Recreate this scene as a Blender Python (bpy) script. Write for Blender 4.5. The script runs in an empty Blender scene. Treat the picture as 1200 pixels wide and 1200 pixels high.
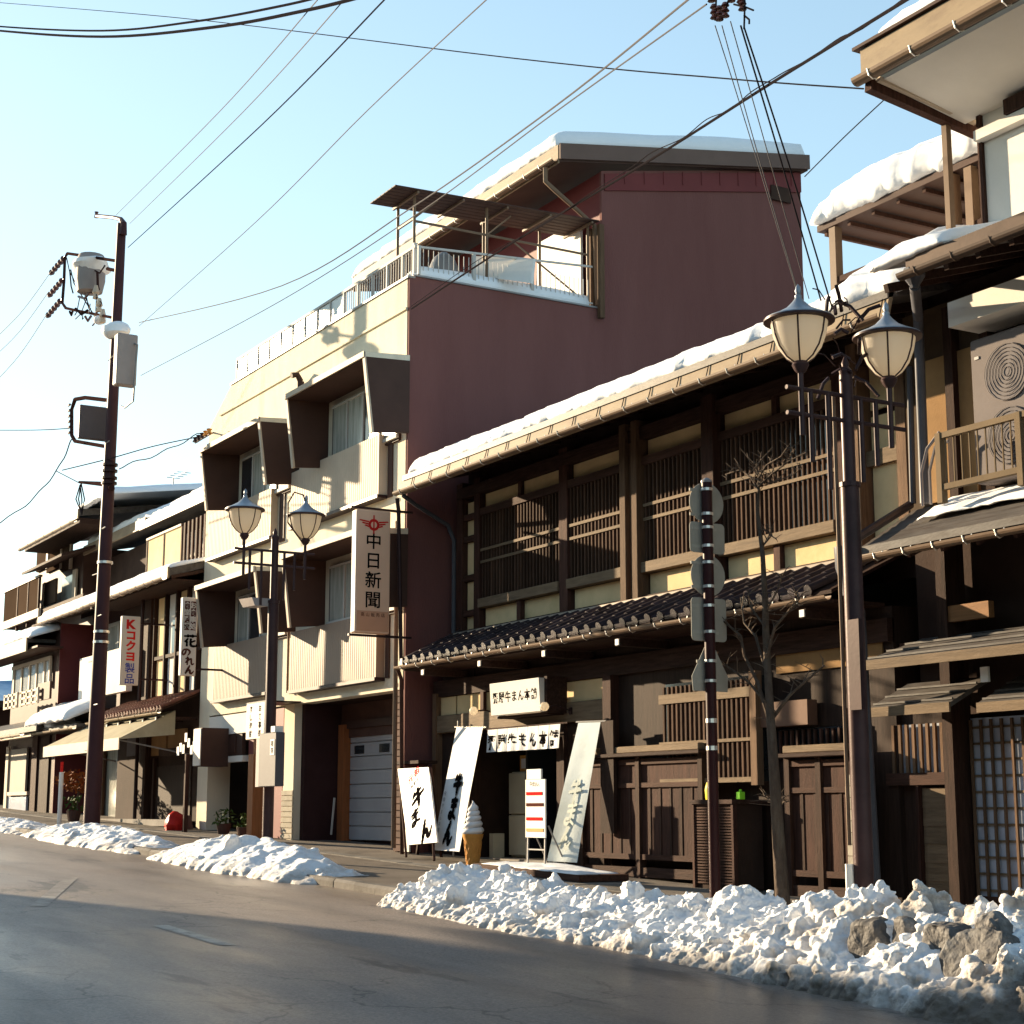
import bpy, math, random
import numpy as np
from mathutils import Vector, Matrix, noise
R = math.radians
rnd = random.Random(7)
SC = bpy.context.scene
COL = SC.collection

# ------------------------------------------------------------------ camera, sky, sun, exposure
F = 1950.0                                    # focal length in pixels of a 1200 px wide picture
PITCH = math.atan(350 / F); YAW = math.atan(1150 / math.hypot(F, 350))
FW = Vector((-math.cos(YAW), math.sin(YAW), 0)); RT = Vector((math.sin(YAW), math.cos(YAW), 0)); UP = Vector((0, 0, 1))
CF = FW * math.cos(PITCH) + UP * math.sin(PITCH); CU = UP * math.cos(PITCH) - FW * math.sin(PITCH)
cam = bpy.data.objects.new('camera', bpy.data.cameras.new('camera')); COL.objects.link(cam)
cam.matrix_world = Matrix((RT, CU, -CF)).transposed().to_4x4()
cam.data.lens = 36 * F / 1200; cam.data.sensor_width = 36; cam.data.clip_end = 3000; cam.data.clip_start = .1
SC.camera = cam
SUN_EL = 13.6; SUN_AZ = 249.0                 # clockwise from +Y
w = bpy.data.worlds.new('World'); SC.world = w; w.use_nodes = True
nt = w.node_tree; bg = nt.nodes['Background']; sky = nt.nodes.new('ShaderNodeTexSky')
sky.sky_type = 'NISHITA'; sky.sun_disc = False; sky.sun_elevation = R(SUN_EL); sky.sun_rotation = R(SUN_AZ)
sky.air_density = 1.0; sky.dust_density = .55; sky.ozone_density = .8; sky.altitude = 500
tint = nt.nodes.new('ShaderNodeMixRGB'); tint.blend_type = 'MULTIPLY'; tint.inputs[0].default_value = 1; tint.inputs[2].default_value = (1.0, 1.03, .98, 1)
nt.links.new(sky.outputs[0], tint.inputs[1])
_k = nt.nodes.new('ShaderNodeVectorMath'); _k.operation = 'MULTIPLY_ADD'; _k.inputs[1].default_value = (.17, .13, .13); _k.inputs[2].default_value = (1, 1, 1); nt.links.new(tint.outputs[0], _k.inputs[0])
_d = nt.nodes.new('ShaderNodeVectorMath'); _d.operation = 'DIVIDE'; nt.links.new(tint.outputs[0], _d.inputs[0]); nt.links.new(_k.outputs[0], _d.inputs[1]); nt.links.new(_d.outputs[0], bg.inputs[0]); bg.inputs[1].default_value = .138
sd = bpy.data.lights.new('sun', 'SUN'); sd.energy = 5.0; sd.angle = R(.5); sd.color = (1, .79, .52)
so = bpy.data.objects.new('sun', sd); COL.objects.link(so)
az = R(SUN_AZ); sdir = Vector((math.sin(az) * math.cos(R(SUN_EL)), math.cos(az) * math.cos(R(SUN_EL)), math.sin(R(SUN_EL))))
so.rotation_euler = sdir.to_track_quat('Z', 'Y').to_euler()
SC.view_settings.view_transform = 'Standard'; SC.view_settings.look = 'None'
SC.view_settings.exposure = 1.66; SC.view_settings.gamma = 1; SC.view_settings.use_curve_mapping = False

def G(x): return -1.5 - .03 * x               # the street climbs gently away from the camera
def ray(u, v): return RT * (u - 600) + CU * (600 - v) + CF * F
def W(u, v, Y):
    r = ray(u, v); r = r * (Y / r.y); return r.x, r.z
def WX(u, v, X):
    r = ray(u, v); r = r * (X / r.x); return r.y, r.z
def WG(u, v):
    r = ray(u, v); t = -1.5 / (r.z + .03 * r.x); return r.x * t, r.y * t
def P3(u, v, Y):
    x, z = W(u, v, Y); return Vector((x, Y, z))

# ------------------------------------------------------------------ materials
MATS = {}
def mat(name, col, rough=.7, var=.18, scale=2.5, bump=.15, bscale=40, stretch=(1, 1, 1), metal=0, spec=.08, pr=.12, col2=None, c2=.62, emit=None, sub=0, trans=0, dirt=0):
    if name in MATS: return MATS[name]
    kk = .62 if max(col) < .3 else (.8 if max(col) < .5 else .9)
    col = tuple(a * kk for a in col); col2 = tuple(a * kk for a in col2) if col2 else None
    m = bpy.data.materials.new(name); m.use_nodes = True; t = m.node_tree; L = t.links.new
    b = t.nodes['Principled BSDF']
    tc = t.nodes.new('ShaderNodeTexCoord'); oi = t.nodes.new('ShaderNodeObjectInfo')
    ad = t.nodes.new('ShaderNodeVectorMath'); ad.operation = 'MULTIPLY_ADD'
    cx = t.nodes.new('ShaderNodeCombineXYZ')
    for i in range(3): L(oi.outputs['Random'], cx.inputs[i])
    L(cx.outputs[0], ad.inputs[0]); ad.inputs[1].default_value = (17, 31, 23); L(tc.outputs['Object'], ad.inputs[2])
    mp = t.nodes.new('ShaderNodeMapping'); mp.inputs['Scale'].default_value = stretch; L(ad.outputs[0], mp.inputs[0])
    n = t.nodes.new('ShaderNodeTexNoise'); n.inputs['Scale'].default_value = scale; n.inputs['Detail'].default_value = 6; n.inputs['Roughness'].default_value = .65; L(mp.outputs[0], n.inputs[0])
    cr = t.nodes.new('ShaderNodeValToRGB'); e = cr.color_ramp.elements
    c = Vector(col)
    e[0].position = .3; e[0].color = (*(c * (1 - var)), 1); e[1].position = .7; e[1].color = (*(c * (1 + var)), 1)
    L(n.outputs[0], cr.inputs[0]); out = cr.outputs[0]
    if col2:
        n2 = t.nodes.new('ShaderNodeTexNoise'); n2.inputs['Scale'].default_value = scale * .6; n2.inputs['Detail'].default_value = 8; n2.inputs['Roughness'].default_value = .7
        v2 = t.nodes.new('ShaderNodeVectorMath'); v2.inputs[1].default_value = (5, 9, 3); L(mp.outputs[0], v2.inputs[0]); L(v2.outputs[0], n2.inputs[0])
        r2 = t.nodes.new('ShaderNodeValToRGB'); r2.color_ramp.elements[0].position = c2 - .1; r2.color_ramp.elements[1].position = c2 + .1; L(n2.outputs[0], r2.inputs[0])
        mx = t.nodes.new('ShaderNodeMixRGB'); L(r2.outputs[0], mx.inputs[0]); L(out, mx.inputs[1]); mx.inputs[2].default_value = (*col2, 1); out = mx.outputs[0]
    if pr:
        mr = t.nodes.new('ShaderNodeMapRange'); mr.inputs[3].default_value = 1 - pr; mr.inputs[4].default_value = 1 + pr; L(oi.outputs['Random'], mr.inputs[0])
        mm = t.nodes.new('ShaderNodeVectorMath'); mm.operation = 'SCALE'; L(out, mm.inputs[0]); L(mr.outputs[0], mm.inputs['Scale']); out = mm.outputs[0]
    L(out, b.inputs['Base Color'])
    b.inputs['Roughness'].default_value = rough; b.inputs['Metallic'].default_value = metal; b.inputs['Specular IOR Level'].default_value = spec
    if bump:
        nb = t.nodes.new('ShaderNodeTexNoise'); nb.inputs['Scale'].default_value = bscale; nb.inputs['Detail'].default_value = 5; L(mp.outputs[0], nb.inputs[0])
        bm = t.nodes.new('ShaderNodeBump'); bm.inputs['Strength'].default_value = bump; bm.inputs['Distance'].default_value = .02; L(nb.outputs[0], bm.inputs['Height']); L(bm.outputs[0], b.inputs['Normal'])
    if emit: b.inputs['Emission Color'].default_value = (*emit[:3], 1); b.inputs['Emission Strength'].default_value = emit[3]
    if sub: b.inputs['Subsurface Weight'].default_value = sub; b.inputs['Subsurface Radius'].default_value = (.06, .08, .1); b.inputs['Subsurface Scale'].default_value = 1
    if trans: b.inputs['Transmission Weight'].default_value = trans
    MATS[name] = m; return m
GR = (14, 14, 1.2)                            # upright grain
GH = (1.2, 14, 14)                            # grain along X
dwood = mat('dark_wood', (.068, .036, .026), .75, .45, 2, .3, 12, GR, pr=.25)
dwoodh = mat('dark_wood_level', (.068, .036, .027), .75, .45, 2, .3, 12, GH, pr=.2)
barwood = mat('lattice_wood', (.115, .064, .042), .8, .3, 2, .3, 12, GR, pr=.3)
bwood = mat('brown_wood', (.095, .044, .032), .75, .4, 2, .35, 12, GR, pr=.25, col2=(.05, .024, .019))
bwoodh = mat('brown_wood_level', (.10, .048, .034), .75, .35, 2, .3, 12, GH, pr=.2)
twood = mat('weathered_wood', (.205, .122, .074), .75, .3, 2, .3, 12, GR, pr=.15)
twoodh = mat('weathered_wood_level', (.27, .19, .12), .7, .25, 2, .3, 12, GH, pr=.15, col2=(.17, .12, .08))
cream = mat('cream_plaster', (.72, .54, .30), .85, .12, 1.5, .12, 60, pr=.05, col2=(.5, .39, .19), c2=.66)
ochre = mat('ochre_plaster', (.34, .20, .09), .85, .2, 1.5, .15, 60, pr=.05)
wplast = mat('white_plaster', (.78, .74, .68), .85, .06, 1.2, .08, 60, pr=.02, col2=(.68, .64, .58), c2=.7)
wbwall = mat('pale_rough_render', (.78, .70, .55), .9, .08, 1.6, .6, 70, (1.4, 1.4, .3), pr=0, col2=(.66, .56, .43), c2=.62)
redwall = mat('maroon_render', (.272, .118, .106), .85, .07, .9, .3, 45, (1, 1, .22), pr=0, col2=(.235, .098, .089), c2=.56)
redcorr = mat('maroon_sheet', (.25, .065, .065), .55, .1, 1, .05, 30, pr=.05)
mauve = mat('mauve_sheet', (.37, .28, .215), .5, .06, 1, .04, 30, pr=.02, col2=(.36, .28, .23), c2=.68)
finm = mat('brown_panel', (.105, .060, .048), .6, .15, 1.5, .05, 30, pr=.04)
finedge = mat('pale_edge_trim', (.54, .44, .34), .6, .1, 2, .05, 40)
tin = mat('eave_sheet_metal', (.33, .25, .165), .55, .15, 2, .08, 20, (1, 3, 3), pr=.03, col2=(.24, .17, .12), c2=.62)
gutterm = mat('gutter_plastic', (.27, .18, .12), .45, .15, 2, .03, 20, pr=.08)
pipem = mat('grey_pipe', (.13, .13, .15), .4, .15, 3, .03, 20, pr=.1)
tilem = mat('glazed_tile', (.062, .046, .052), .34, .3, 6, .06, 30, pr=.35, spec=.4)
tilebr = mat('red_brown_tile', (.20, .085, .06), .45, .25, 6, .06, 30, pr=.3)
relaym = mat('slate_box', (.16, .14, .15), .5, .1, 2, .03, 20, col2=(.2, .17, .18))
metalroof = mat('weathered_roof_metal', (.15, .135, .125), .5, .3, 3, .1, 15, (1, 4, 4), pr=.1, col2=(.09, .07, .06), c2=.58)
darkmet = mat('dark_brown_metal', (.055, .030, .03), .42, .25, 4, .03, 30, metal=.2, pr=.05)
polem = mat('pole_paint', (.095, .055, .055), .4, .2, 3, .05, 30, metal=.1, pr=.03, col2=(.06, .036, .036), c2=.6)
upolem = mat('utility_pole_brown', (.085, .04, .045), .5, .15, 2, .05, 30, pr=.02)
greymet = mat('grey_metal', (.30, .29, .29), .45, .12, 3, .03, 20, metal=.3, pr=.05)
signback = mat('sign_back_aluminium', (.40, .37, .31), .6, .12, 4, .03, 20, pr=.06, col2=(.42, .39, .33), c2=.62)
alu = mat('aluminium_rail', (.50, .48, .45), .6, .08, 4, .02, 20)
bandm = mat('steel_band', (.75, .72, .68), .3, .08, 4, 0, metal=.7)
boxm = mat('cabinet_grey', (.33, .29, .28), .55, .1, 2, .03, 20, col2=(.4, .35, .33), c2=.68)
whitep = mat('white_paint', (.80, .77, .72), .5, .05, 3, .02, 30, col2=(.7, .66, .6), c2=.72)
offw = mat('shutter_paint', (.42, .40, .41), .45, .06, 2, .03, 20, pr=.04, col2=(.44, .41, .4), c2=.7)
blackp = mat('black_ink', (.012, .010, .010), .9, .1, 5, 0, spec=0)
redp = mat('red_ink', (.62, .03, .025), .9, .1, 5, 0, spec=0)
bluep = mat('blue_ink', (.05, .07, .36), .9, .1, 5, 0, spec=0)
brownp = mat('brown_ink', (.16, .06, .045), .9, .1, 5, 0, spec=0)
signface = mat('sign_face_peach', (.76, .47, .32), .45, .06, 1.5, 0, col2=(.62, .41, .28), c2=.62)
signlow = mat('sign_foot_print', (.60, .30, .18), .45, .06, 1.5, 0)
signwhite = mat('sign_face_white', (.72, .64, .55), .4, .05, 1.5, 0)
cloth = mat('banner_cloth', (.80, .79, .78), .8, .05, 2, .1, 25, pr=.02)
clothb = mat('bluish_banner_cloth', (.62, .68, .68), .75, .08, 2, .1, 25, col2=(.5, .56, .54), c2=.6)
clothd = mat('banner_print_grey', (.30, .31, .33), .8, .1, 2, .05, 25)
clothf = mat('faded_print', (.56, .60, .55), .8, .1, 2, .05, 25)
lampglass = mat('frosted_lamp_glass', (.85, .78, .68), .35, .06, 3, .02, 20)
_t = lampglass.node_tree; _b = _t.nodes['Principled BSDF']; _tr = _t.nodes.new('ShaderNodeBsdfTranslucent'); _tr.inputs[0].default_value = (.95, .88, .76, 1); _mx = _t.nodes.new('ShaderNodeMixShader'); _mx.inputs[0].default_value = .6
_t.links.new(_b.outputs[0], _mx.inputs[1]); _t.links.new(_tr.outputs[0], _mx.inputs[2]); _t.links.new(_mx.outputs[0], _t.nodes['Material Output'].inputs[0])
capm = mat('lamp_cap_paint', (.36, .40, .46), .35, .1, 4, .02, 20, metal=.3)
glassd = mat('window_glass_dark', (.035, .04, .045), .08, .3, 1, .02, 3, spec=.8)
glassl = mat('window_glass_curtained', (.42, .42, .37), .15, .35, 2.0, .02, 3, (6, 6, .6), spec=.7)
shoji = mat('paper_backed_glass', (.45, .48, .55), .3, .12, 2, .02, 10)
gl2 = mat('frosted_rail_panel', (.52, .58, .60), .25, .08, 1, .02, 10, spec=.6)
conc = mat('concrete', (.30, .275, .25), .85, .18, 2.5, .3, 50, pr=.08, col2=(.2, .18, .165), c2=.6)
kerbm = mat('kerb_concrete', (.27, .25, .23), .85, .2, 4, .35, 50, pr=.18, col2=(.16, .145, .13), c2=.56)
brickm = mat('dark_brick', (.13, .07, .055), .8, .2, 3, .2, 30, pr=.2)
blockm = mat('pale_block', (.42, .38, .31), .85, .15, 4, .3, 40, pr=.12)
orange = mat('orange_post_wood', (.36, .13, .05), .55, .2, 2, .15, 14, GR, pr=.1)
snowm = mat('roof_snow', (.84, .86, .89), .65, .03, 3, .35, 9, pr=0, spec=.3)
coneo = mat('waffle_cone', (.60, .29, .075), .55, .12, 5, .1, 20)
conew = mat('soft_cream_white', (.80, .79, .80), .4, .03, 5, .02, 20)
bark = mat('tree_bark', (.14, .10, .075), .85, .3, 6, .6, 25, (3, 3, 1), col2=(.2, .16, .12), c2=.6)
wirem = mat('wire_sheath', (.035, .03, .034), .8, .1, 3, 0, spec=0)
wirel = mat('pale_wire', (.16, .15, .16), .7, .1, 3, 0)
porc = mat('brown_porcelain', (.16, .055, .04), .3, .2, 5, 0, spec=.6)
redbag = mat('red_plastic', (.50, .025, .02), .4, .2, 5, .3, 12)
green = mat('leaf_green', (.09, .14, .035), .6, .3, 5, 0)
rust = mat('russet_leaves', (.32, .10, .025), .7, .3, 5, 0, pr=.2)
yellow = mat('yellow_plastic', (.75, .62, .03), .4, .05, 5, 0)
lime = mat('lime_plastic', (.25, .7, .04), .4, .05, 5, 0)
awnm = mat('awning_canvas', (.45, .40, .28), .8, .12, 2, .1, 20, col2=(.35, .3, .2), c2=.62)
balgl = mat('smoked_rail_panel', (.12, .08, .055), .95, .1, 1, .02, 10, spec=0)
rackm = mat('rack_steel', (.06, .032, .03), .95, .1, 1, .0, 10, spec=0)
brwall = mat('brown_sheet_wall', (.10, .052, .04), .6, .12, 1.5, .08, 30, pr=.04)
dwall = mat('dusky_wall', (.070, .042, .032), .85, .25, 2, .2, 30)
fridgem = mat('fridge_enamel', (.52, .46, .34), .35, .08, 2, .02, 20)

def node_road():
    m = bpy.data.materials.new('asphalt'); m.use_nodes = True; t = m.node_tree; L = t.links.new; b = t.nodes['Principled BSDF']
    g = t.nodes.new('ShaderNodeNewGeometry')
    def noi(s, d=6, st=(1, 1, 1), r=.6):
        mp = t.nodes.new('ShaderNodeMapping'); mp.inputs['Scale'].default_value = st; L(g.outputs['Position'], mp.inputs[0])
        n = t.nodes.new('ShaderNodeTexNoise'); n.inputs['Scale'].default_value = s; n.inputs['Detail'].default_value = d; n.inputs['Roughness'].default_value = r; L(mp.outputs[0], n.inputs[0]); return n.outputs[0]
    def ramp(i, a, b2, ca, cb):
        r = t.nodes.new('ShaderNodeValToRGB'); r.color_ramp.elements[0].position = a; r.color_ramp.elements[1].position = b2; r.color_ramp.elements[0].color = (*ca, 1); r.color_ramp.elements[1].color = (*cb, 1); L(i, r.inputs[0]); return r.outputs[0]
    def mix(f, a, c, mode='MIX'):
        x = t.nodes.new('ShaderNodeMixRGB'); x.blend_type = mode
        if isinstance(f, float): x.inputs[0].default_value = f
        else: L(f, x.inputs[0])
        L(a, x.inputs[1])
        if isinstance(c, tuple): x.inputs[2].default_value = (*c, 1)
        else: L(c, x.inputs[2])
        return x.outputs[0]
    base = ramp(noi(.8, 8, (.25, 1, 1)), .3, .7, (.125, .103, .091), (.195, .163, .146))
    fine = ramp(noi(38, 4, (1, 1, 1), .8), .3, .72, (.35, .35, .35), (1.75, 1.7, 1.65)); c = mix(1.0, base, fine, 'MULTIPLY')
    patch = ramp(noi(.9, 7, (.35, 1.6, 1), .7), .60, .65, (0, 0, 0), (1, 1, 1)); c = mix(patch, c, (.035, .03, .032))
    salt = ramp(noi(2.4, 8, (.16, 1, 1), .75), .52, .72, (0, 0, 0), (.35, .35, .35)); c = mix(salt, c, (.17, .155, .15))
    sp = t.nodes.new('ShaderNodeSeparateXYZ'); wv = noi(.25, 3, (1, .2, 1)); L(g.outputs['Position'], sp.inputs[0])
    def mt(op, p, q):
        k = t.nodes.new('ShaderNodeMath'); k.operation = op
        for i, z in enumerate((p, q)):
            if isinstance(z, (int, float)): k.inputs[i].default_value = z
            else: L(z, k.inputs[i])
        return k.outputs[0]
    yy = mt('ADD', sp.outputs['Y'], mt('MULTIPLY', mt('SUBTRACT', wv, .5), .5))
    tr = None
    for yc in (1.2, 2.7, 5.9, 7.3):
        k = mt('MAXIMUM', mt('SUBTRACT', 1, mt('MULTIPLY', mt('ABSOLUTE', mt('SUBTRACT', yy, yc), 0), 3.2)), 0); tr = k if tr is None else mt('ADD', tr, k)
    c = mix(mt('MULTIPLY', tr, .45), c, (.055, .045, .043))                         # worn darker wheel tracks
    gr = ramp(mt('ADD', noi(5, 8, (.5, 1, 1), .8), mt('MULTIPLY', mt('MAXIMUM', mt('SUBTRACT', sp.outputs['Y'], 7.3), 0), .22)), .66, .80, (0, 0, 0), (.6, .6, .6)); c = mix(gr, c, (.21, .165, .12))   # grit towards the kerb
    vo = t.nodes.new('ShaderNodeTexVoronoi'); vo.feature = 'DISTANCE_TO_EDGE'; vo.inputs['Scale'].default_value = .55
    vm = t.nodes.new('ShaderNodeVectorMath'); vm.operation = 'MULTIPLY_ADD'; nz = t.nodes.new('ShaderNodeTexNoise'); nz.inputs['Scale'].default_value = 2.5; nz.inputs['Detail'].default_value = 6; L(g.outputs['Position'], nz.inputs[0]); L(nz.outputs['Color'], vm.inputs[0]); vm.inputs[1].default_value = (.7, .7, .7); L(g.outputs['Position'], vm.inputs[2]); L(vm.outputs[0], vo.inputs[0])
    ck = ramp(vo.outputs['Distance'], .004, .012, (.75, .75, .75), (0, 0, 0)); ckm = mt('MULTIPLY', ck, ramp(noi(.3, 2), .5, .56, (0, 0, 0), (1, 1, 1))); c = mix(ckm, c, (.02, .017, .016))
    L(c, b.inputs['Base Color'])
    ro = ramp(noi(.45, 7, (.3, 1, 1)), .38, .62, (.30, .30, .30), (.62, .62, .62)); L(ro, b.inputs['Roughness'])
    b.inputs['Specular IOR Level'].default_value = .5
    bm = t.nodes.new('ShaderNodeBump'); bm.inputs['Strength'].default_value = .25; bm.inputs['Distance'].default_value = .01; L(noi(60, 4), bm.inputs['Height']); L(bm.outputs[0], b.inputs['Normal'])
    return m
roadm = node_road()
def node_bank():
    m = bpy.data.materials.new('ploughed_snow'); m.use_nodes = True; t = m.node_tree; L = t.links.new; b = t.nodes['Principled BSDF']
    g = t.nodes.new('ShaderNodeNewGeometry')
    n = t.nodes.new('ShaderNodeTexNoise'); n.inputs['Scale'].default_value = 2.2; n.inputs['Detail'].default_value = 9; n.inputs['Roughness'].default_value = .72; L(g.outputs['Position'], n.inputs[0])
    sx = t.nodes.new('ShaderNodeSeparateXYZ'); L(g.outputs['Position'], sx.inputs[0])
    def mth(op, p, q):
        k = t.nodes.new('ShaderNodeMath'); k.operation = op
        for i, z in enumerate((p, q)):
            if isinstance(z, (int, float)): k.inputs[i].default_value = z
            else: L(z, k.inputs[i])
        return k.outputs[0]
    hgt = mth('ADD', mth('ADD', sx.outputs['Z'], 1.5), mth('MULTIPLY', sx.outputs['X'], .03))    # height above the sloping street
    foot = mth('MULTIPLY', mth('MAXIMUM', mth('SUBTRACT', .22, hgt), 0), 1.3)                      # grit thrown on the foot of the bank
    n3 = t.nodes.new('ShaderNodeTexNoise'); n3.inputs['Scale'].default_value = .9; n3.inputs['Detail'].default_value = 5; L(g.outputs['Position'], n3.inputs[0])
    right = mth('MULTIPLY', mth('MAXIMUM', mth('ADD', sx.outputs['X'], 11.3), 0), mth('MULTIPLY', mth('MAXIMUM', mth('SUBTRACT', n3.outputs[0], .42), 0), 1.0))
    class _A: pass
    a = _A(); a.outputs = [mth('ADD', mth('ADD', n.outputs[0], foot), right)]
    r = t.nodes.new('ShaderNodeValToRGB'); e = r.color_ramp.elements
    e[0].position = .55; e[0].color = (.84, .85, .87, 1); e[1].position = 1.15; e[1].color = (.17, .14, .115, 1)
    k = e.new(.78); k.color = (.52, .48, .44, 1); L(a.outputs[0], r.inputs[0]); L(r.outputs[0], b.inputs['Base Color'])
    b.inputs['Roughness'].default_value = .6; b.inputs['Specular IOR Level'].default_value = .3
    nb = t.nodes.new('ShaderNodeTexNoise'); nb.inputs['Scale'].default_value = 22; nb.inputs['Detail'].default_value = 8; nb.inputs['Roughness'].default_value = .7; L(g.outputs['Position'], nb.inputs[0])
    bm = t.nodes.new('ShaderNodeBump'); bm.inputs['Strength'].default_value = .75; bm.inputs['Distance'].default_value = .035; L(nb.outputs[0], bm.inputs['Height']); L(bm.outputs[0], b.inputs['Normal'])
    return m
bankm = node_bank()

# ------------------------------------------------------------------ mesh helpers (world coordinates)
ORG = {}
def org(o): return ORG.get(o.name, Vector((0, 0, 0))) if o else Vector((0, 0, 0))
def tag(o, label, cat, group=None):
    o['label'] = label; o['category'] = cat
    if group: o['group'] = group
    return o
def T(name, label, cat, x, y, z=None, group=None):
    o = bpy.data.objects.new(name, None); COL.objects.link(o); v = Vector((x, y, G(x) if z is None else z)); o.location = v; ORG[o.name] = v; o.empty_display_size = .2
    return tag(o, label, cat, group)
class MB:
    def __init__(s): s.v = []; s.f = []
    def add(s, vs, fs):
        n = len(s.v); s.v += [tuple(v) for v in vs]; s.f += [tuple(i + n for i in f) for f in fs]; return s
    def hexa(s, p):   # 8 points: bottom 4 ccw, top 4
        return s.add(p, [(0, 3, 2, 1), (4, 5, 6, 7), (0, 1, 5, 4), (1, 2, 6, 5), (2, 3, 7, 6), (3, 0, 4, 7)])
    def box(s, x0, x1, y0, y1, z0, z1):
        if x0 > x1: x0, x1 = x1, x0
        if y0 > y1: y0, y1 = y1, y0
        if z0 > z1: z0, z1 = z1, z0
        return s.hexa([(x0, y0, z0), (x1, y0, z0), (x1, y1, z0), (x0, y1, z0), (x0, y0, z1), (x1, y0, z1), (x1, y1, z1), (x0, y1, z1)])
    def ex(s, poly, vec):   # polygon (3D) extruded by vec
        n = len(poly); v = [Vector(p) for p in poly]; q = [p + Vector(vec) for p in v]
        return s.add(v + q, [tuple(range(n))[::-1], tuple(range(n, 2 * n))] + [(i, (i + 1) % n, n + (i + 1) % n, n + i) for i in range(n)])
    def bar(s, a, b, w, h=None, up=(0, 0, 1)):
        a = Vector(a); b = Vector(b); h = h or w; d = (b - a).normalized(); u = Vector(up)
        if abs(d.dot(u)) > .98: u = Vector((0, 1, 0))
        r = d.cross(u).normalized(); u = r.cross(d)
        c = [(-w / 2, -h / 2), (w / 2, -h / 2), (w / 2, h / 2), (-w / 2, h / 2)]
        return s.add([p + r * i + u * j for p in (a, b) for i, j in c], [(0, 1, 2, 3), (7, 6, 5, 4), (0, 4, 5, 1), (1, 5, 6, 2), (2, 6, 7, 3), (3, 7, 4, 0)])
    def tube(s, pts, r, n=8, cap=True):
        pts = [Vector(p) for p in pts]; k = len(pts); rs = r if isinstance(r, (list, tuple)) else [r] * k
        vs = []; u = None
        for i, p in enumerate(pts):
            d = (pts[min(i + 1, k - 1)] - pts[max(i - 1, 0)]); d = d.normalized() if d.length > 1e-9 else Vector((0, 0, 1))
            if u is None: u = d.orthogonal().normalized()
            u = (u - d * u.dot(d)); u = u.normalized() if u.length > 1e-6 else d.orthogonal().normalized(); q = d.cross(u)
            vs += [p + (u * math.cos(2 * math.pi * j / n) + q * math.sin(2 * math.pi * j / n)) * rs[i] for j in range(n)]
        fs = [(i * n + j, i * n + (j + 1) % n, (i + 1) * n + (j + 1) % n, (i + 1) * n + j) for i in range(k - 1) for j in range(n)]
        if cap: fs += [tuple(range(n))[::-1], tuple((k - 1) * n + j for j in range(n))]
        return s.add(vs, fs)
    def lathe(s, c, prof, n=24):   # profile (r, z) about vertical axis at c
        c = Vector(c); vs = [c + Vector((r * math.cos(2 * math.pi * j / n), r * math.sin(2 * math.pi * j / n), z)) for r, z in prof for j in range(n)]
        k = len(prof); fs = [(i * n + j, i * n + (j + 1) % n, (i + 1) * n + (j + 1) % n, (i + 1) * n + j) for i in range(k - 1) for j in range(n)]
        fs += [tuple(range(n))[::-1], tuple((k - 1) * n + j for j in range(n))]
        return s.add(vs, fs)
    def build(s, name, m, parent=None, smooth=False, stuff=False, kind=None, bev=0, label=None):
        me = bpy.data.meshes.new(name); o0 = org(parent)
        me.from_pydata([(a - o0.x, b - o0.y, c - o0.z) for a, b, c in s.v], [], s.f); me.update()
        ms = m if isinstance(m, list) else [m]
        for q in ms: me.materials.append(q)
        if smooth:
            me.polygons.foreach_set('use_smooth', [True] * len(me.polygons))
            try: me.set_sharp_from_angle(angle=R(40))
            except Exception: pass
        o = bpy.data.objects.new(name, me); COL.objects.link(o)
        if parent: o.parent = parent; ORG[o.name] = o0
        if stuff: o['kind'] = 'stuff'
        if kind: o['kind'] = kind
        if label: o['label'] = label
        if bev:
            bm = o.modifiers.new('bevel', 'BEVEL'); bm.width = bev; bm.segments = 1; bm.limit_method = 'ANGLE'
        return o
def box(name, m, par, x0, x1, y0, y1, z0, z1, **k): return MB().box(x0, x1, y0, y1, z0, z1).build(name, m, par, **k)
def inst(me, name, par, loc, rot=(0, 0, 0), sc=(1, 1, 1)):    # shared-mesh piece placed in world coordinates
    o = bpy.data.objects.new(name, me); COL.objects.link(o); o.parent = par; o.location = Vector(loc) - org(par); o.rotation_euler = rot; o.scale = sc; return o
def pmesh(mb, m, smooth=False):
    me = bpy.data.meshes.new('piece'); me.from_pydata(mb.v, [], mb.f); me.materials.append(m)
    if smooth:
        me.polygons.foreach_set('use_smooth', [True] * len(me.polygons))
        try: me.set_sharp_from_angle(angle=R(45))
        except Exception: pass
    return me
UNIT = {}
def unit(m):
    if m.name not in UNIT: UNIT[m.name] = pmesh(MB().box(-.5, .5, -.5, .5, -.5, .5), m)
    return UNIT[m.name]
BARS = {}
def piece(name, m, par, x0, x1, y0, y1, z0, z1):              # box piece; alike sizes share one mesh
    k = (m.name, round(x1 - x0, 4), round(y1 - y0, 4), round(z1 - z0, 4))
    if k not in BARS: a, b, c = (x1 - x0) / 2, (y1 - y0) / 2, (z1 - z0) / 2; BARS[k] = pmesh(MB().box(-a, a, -b, b, -c, c), m)
    return inst(BARS[k], name, par, ((x0 + x1) / 2, (y0 + y1) / 2, (z0 + z1) / 2))
def fbm(x, y, z, o=4): return noise.fractal(Vector((x, y, z)), .8, 2.1, o)

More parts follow.
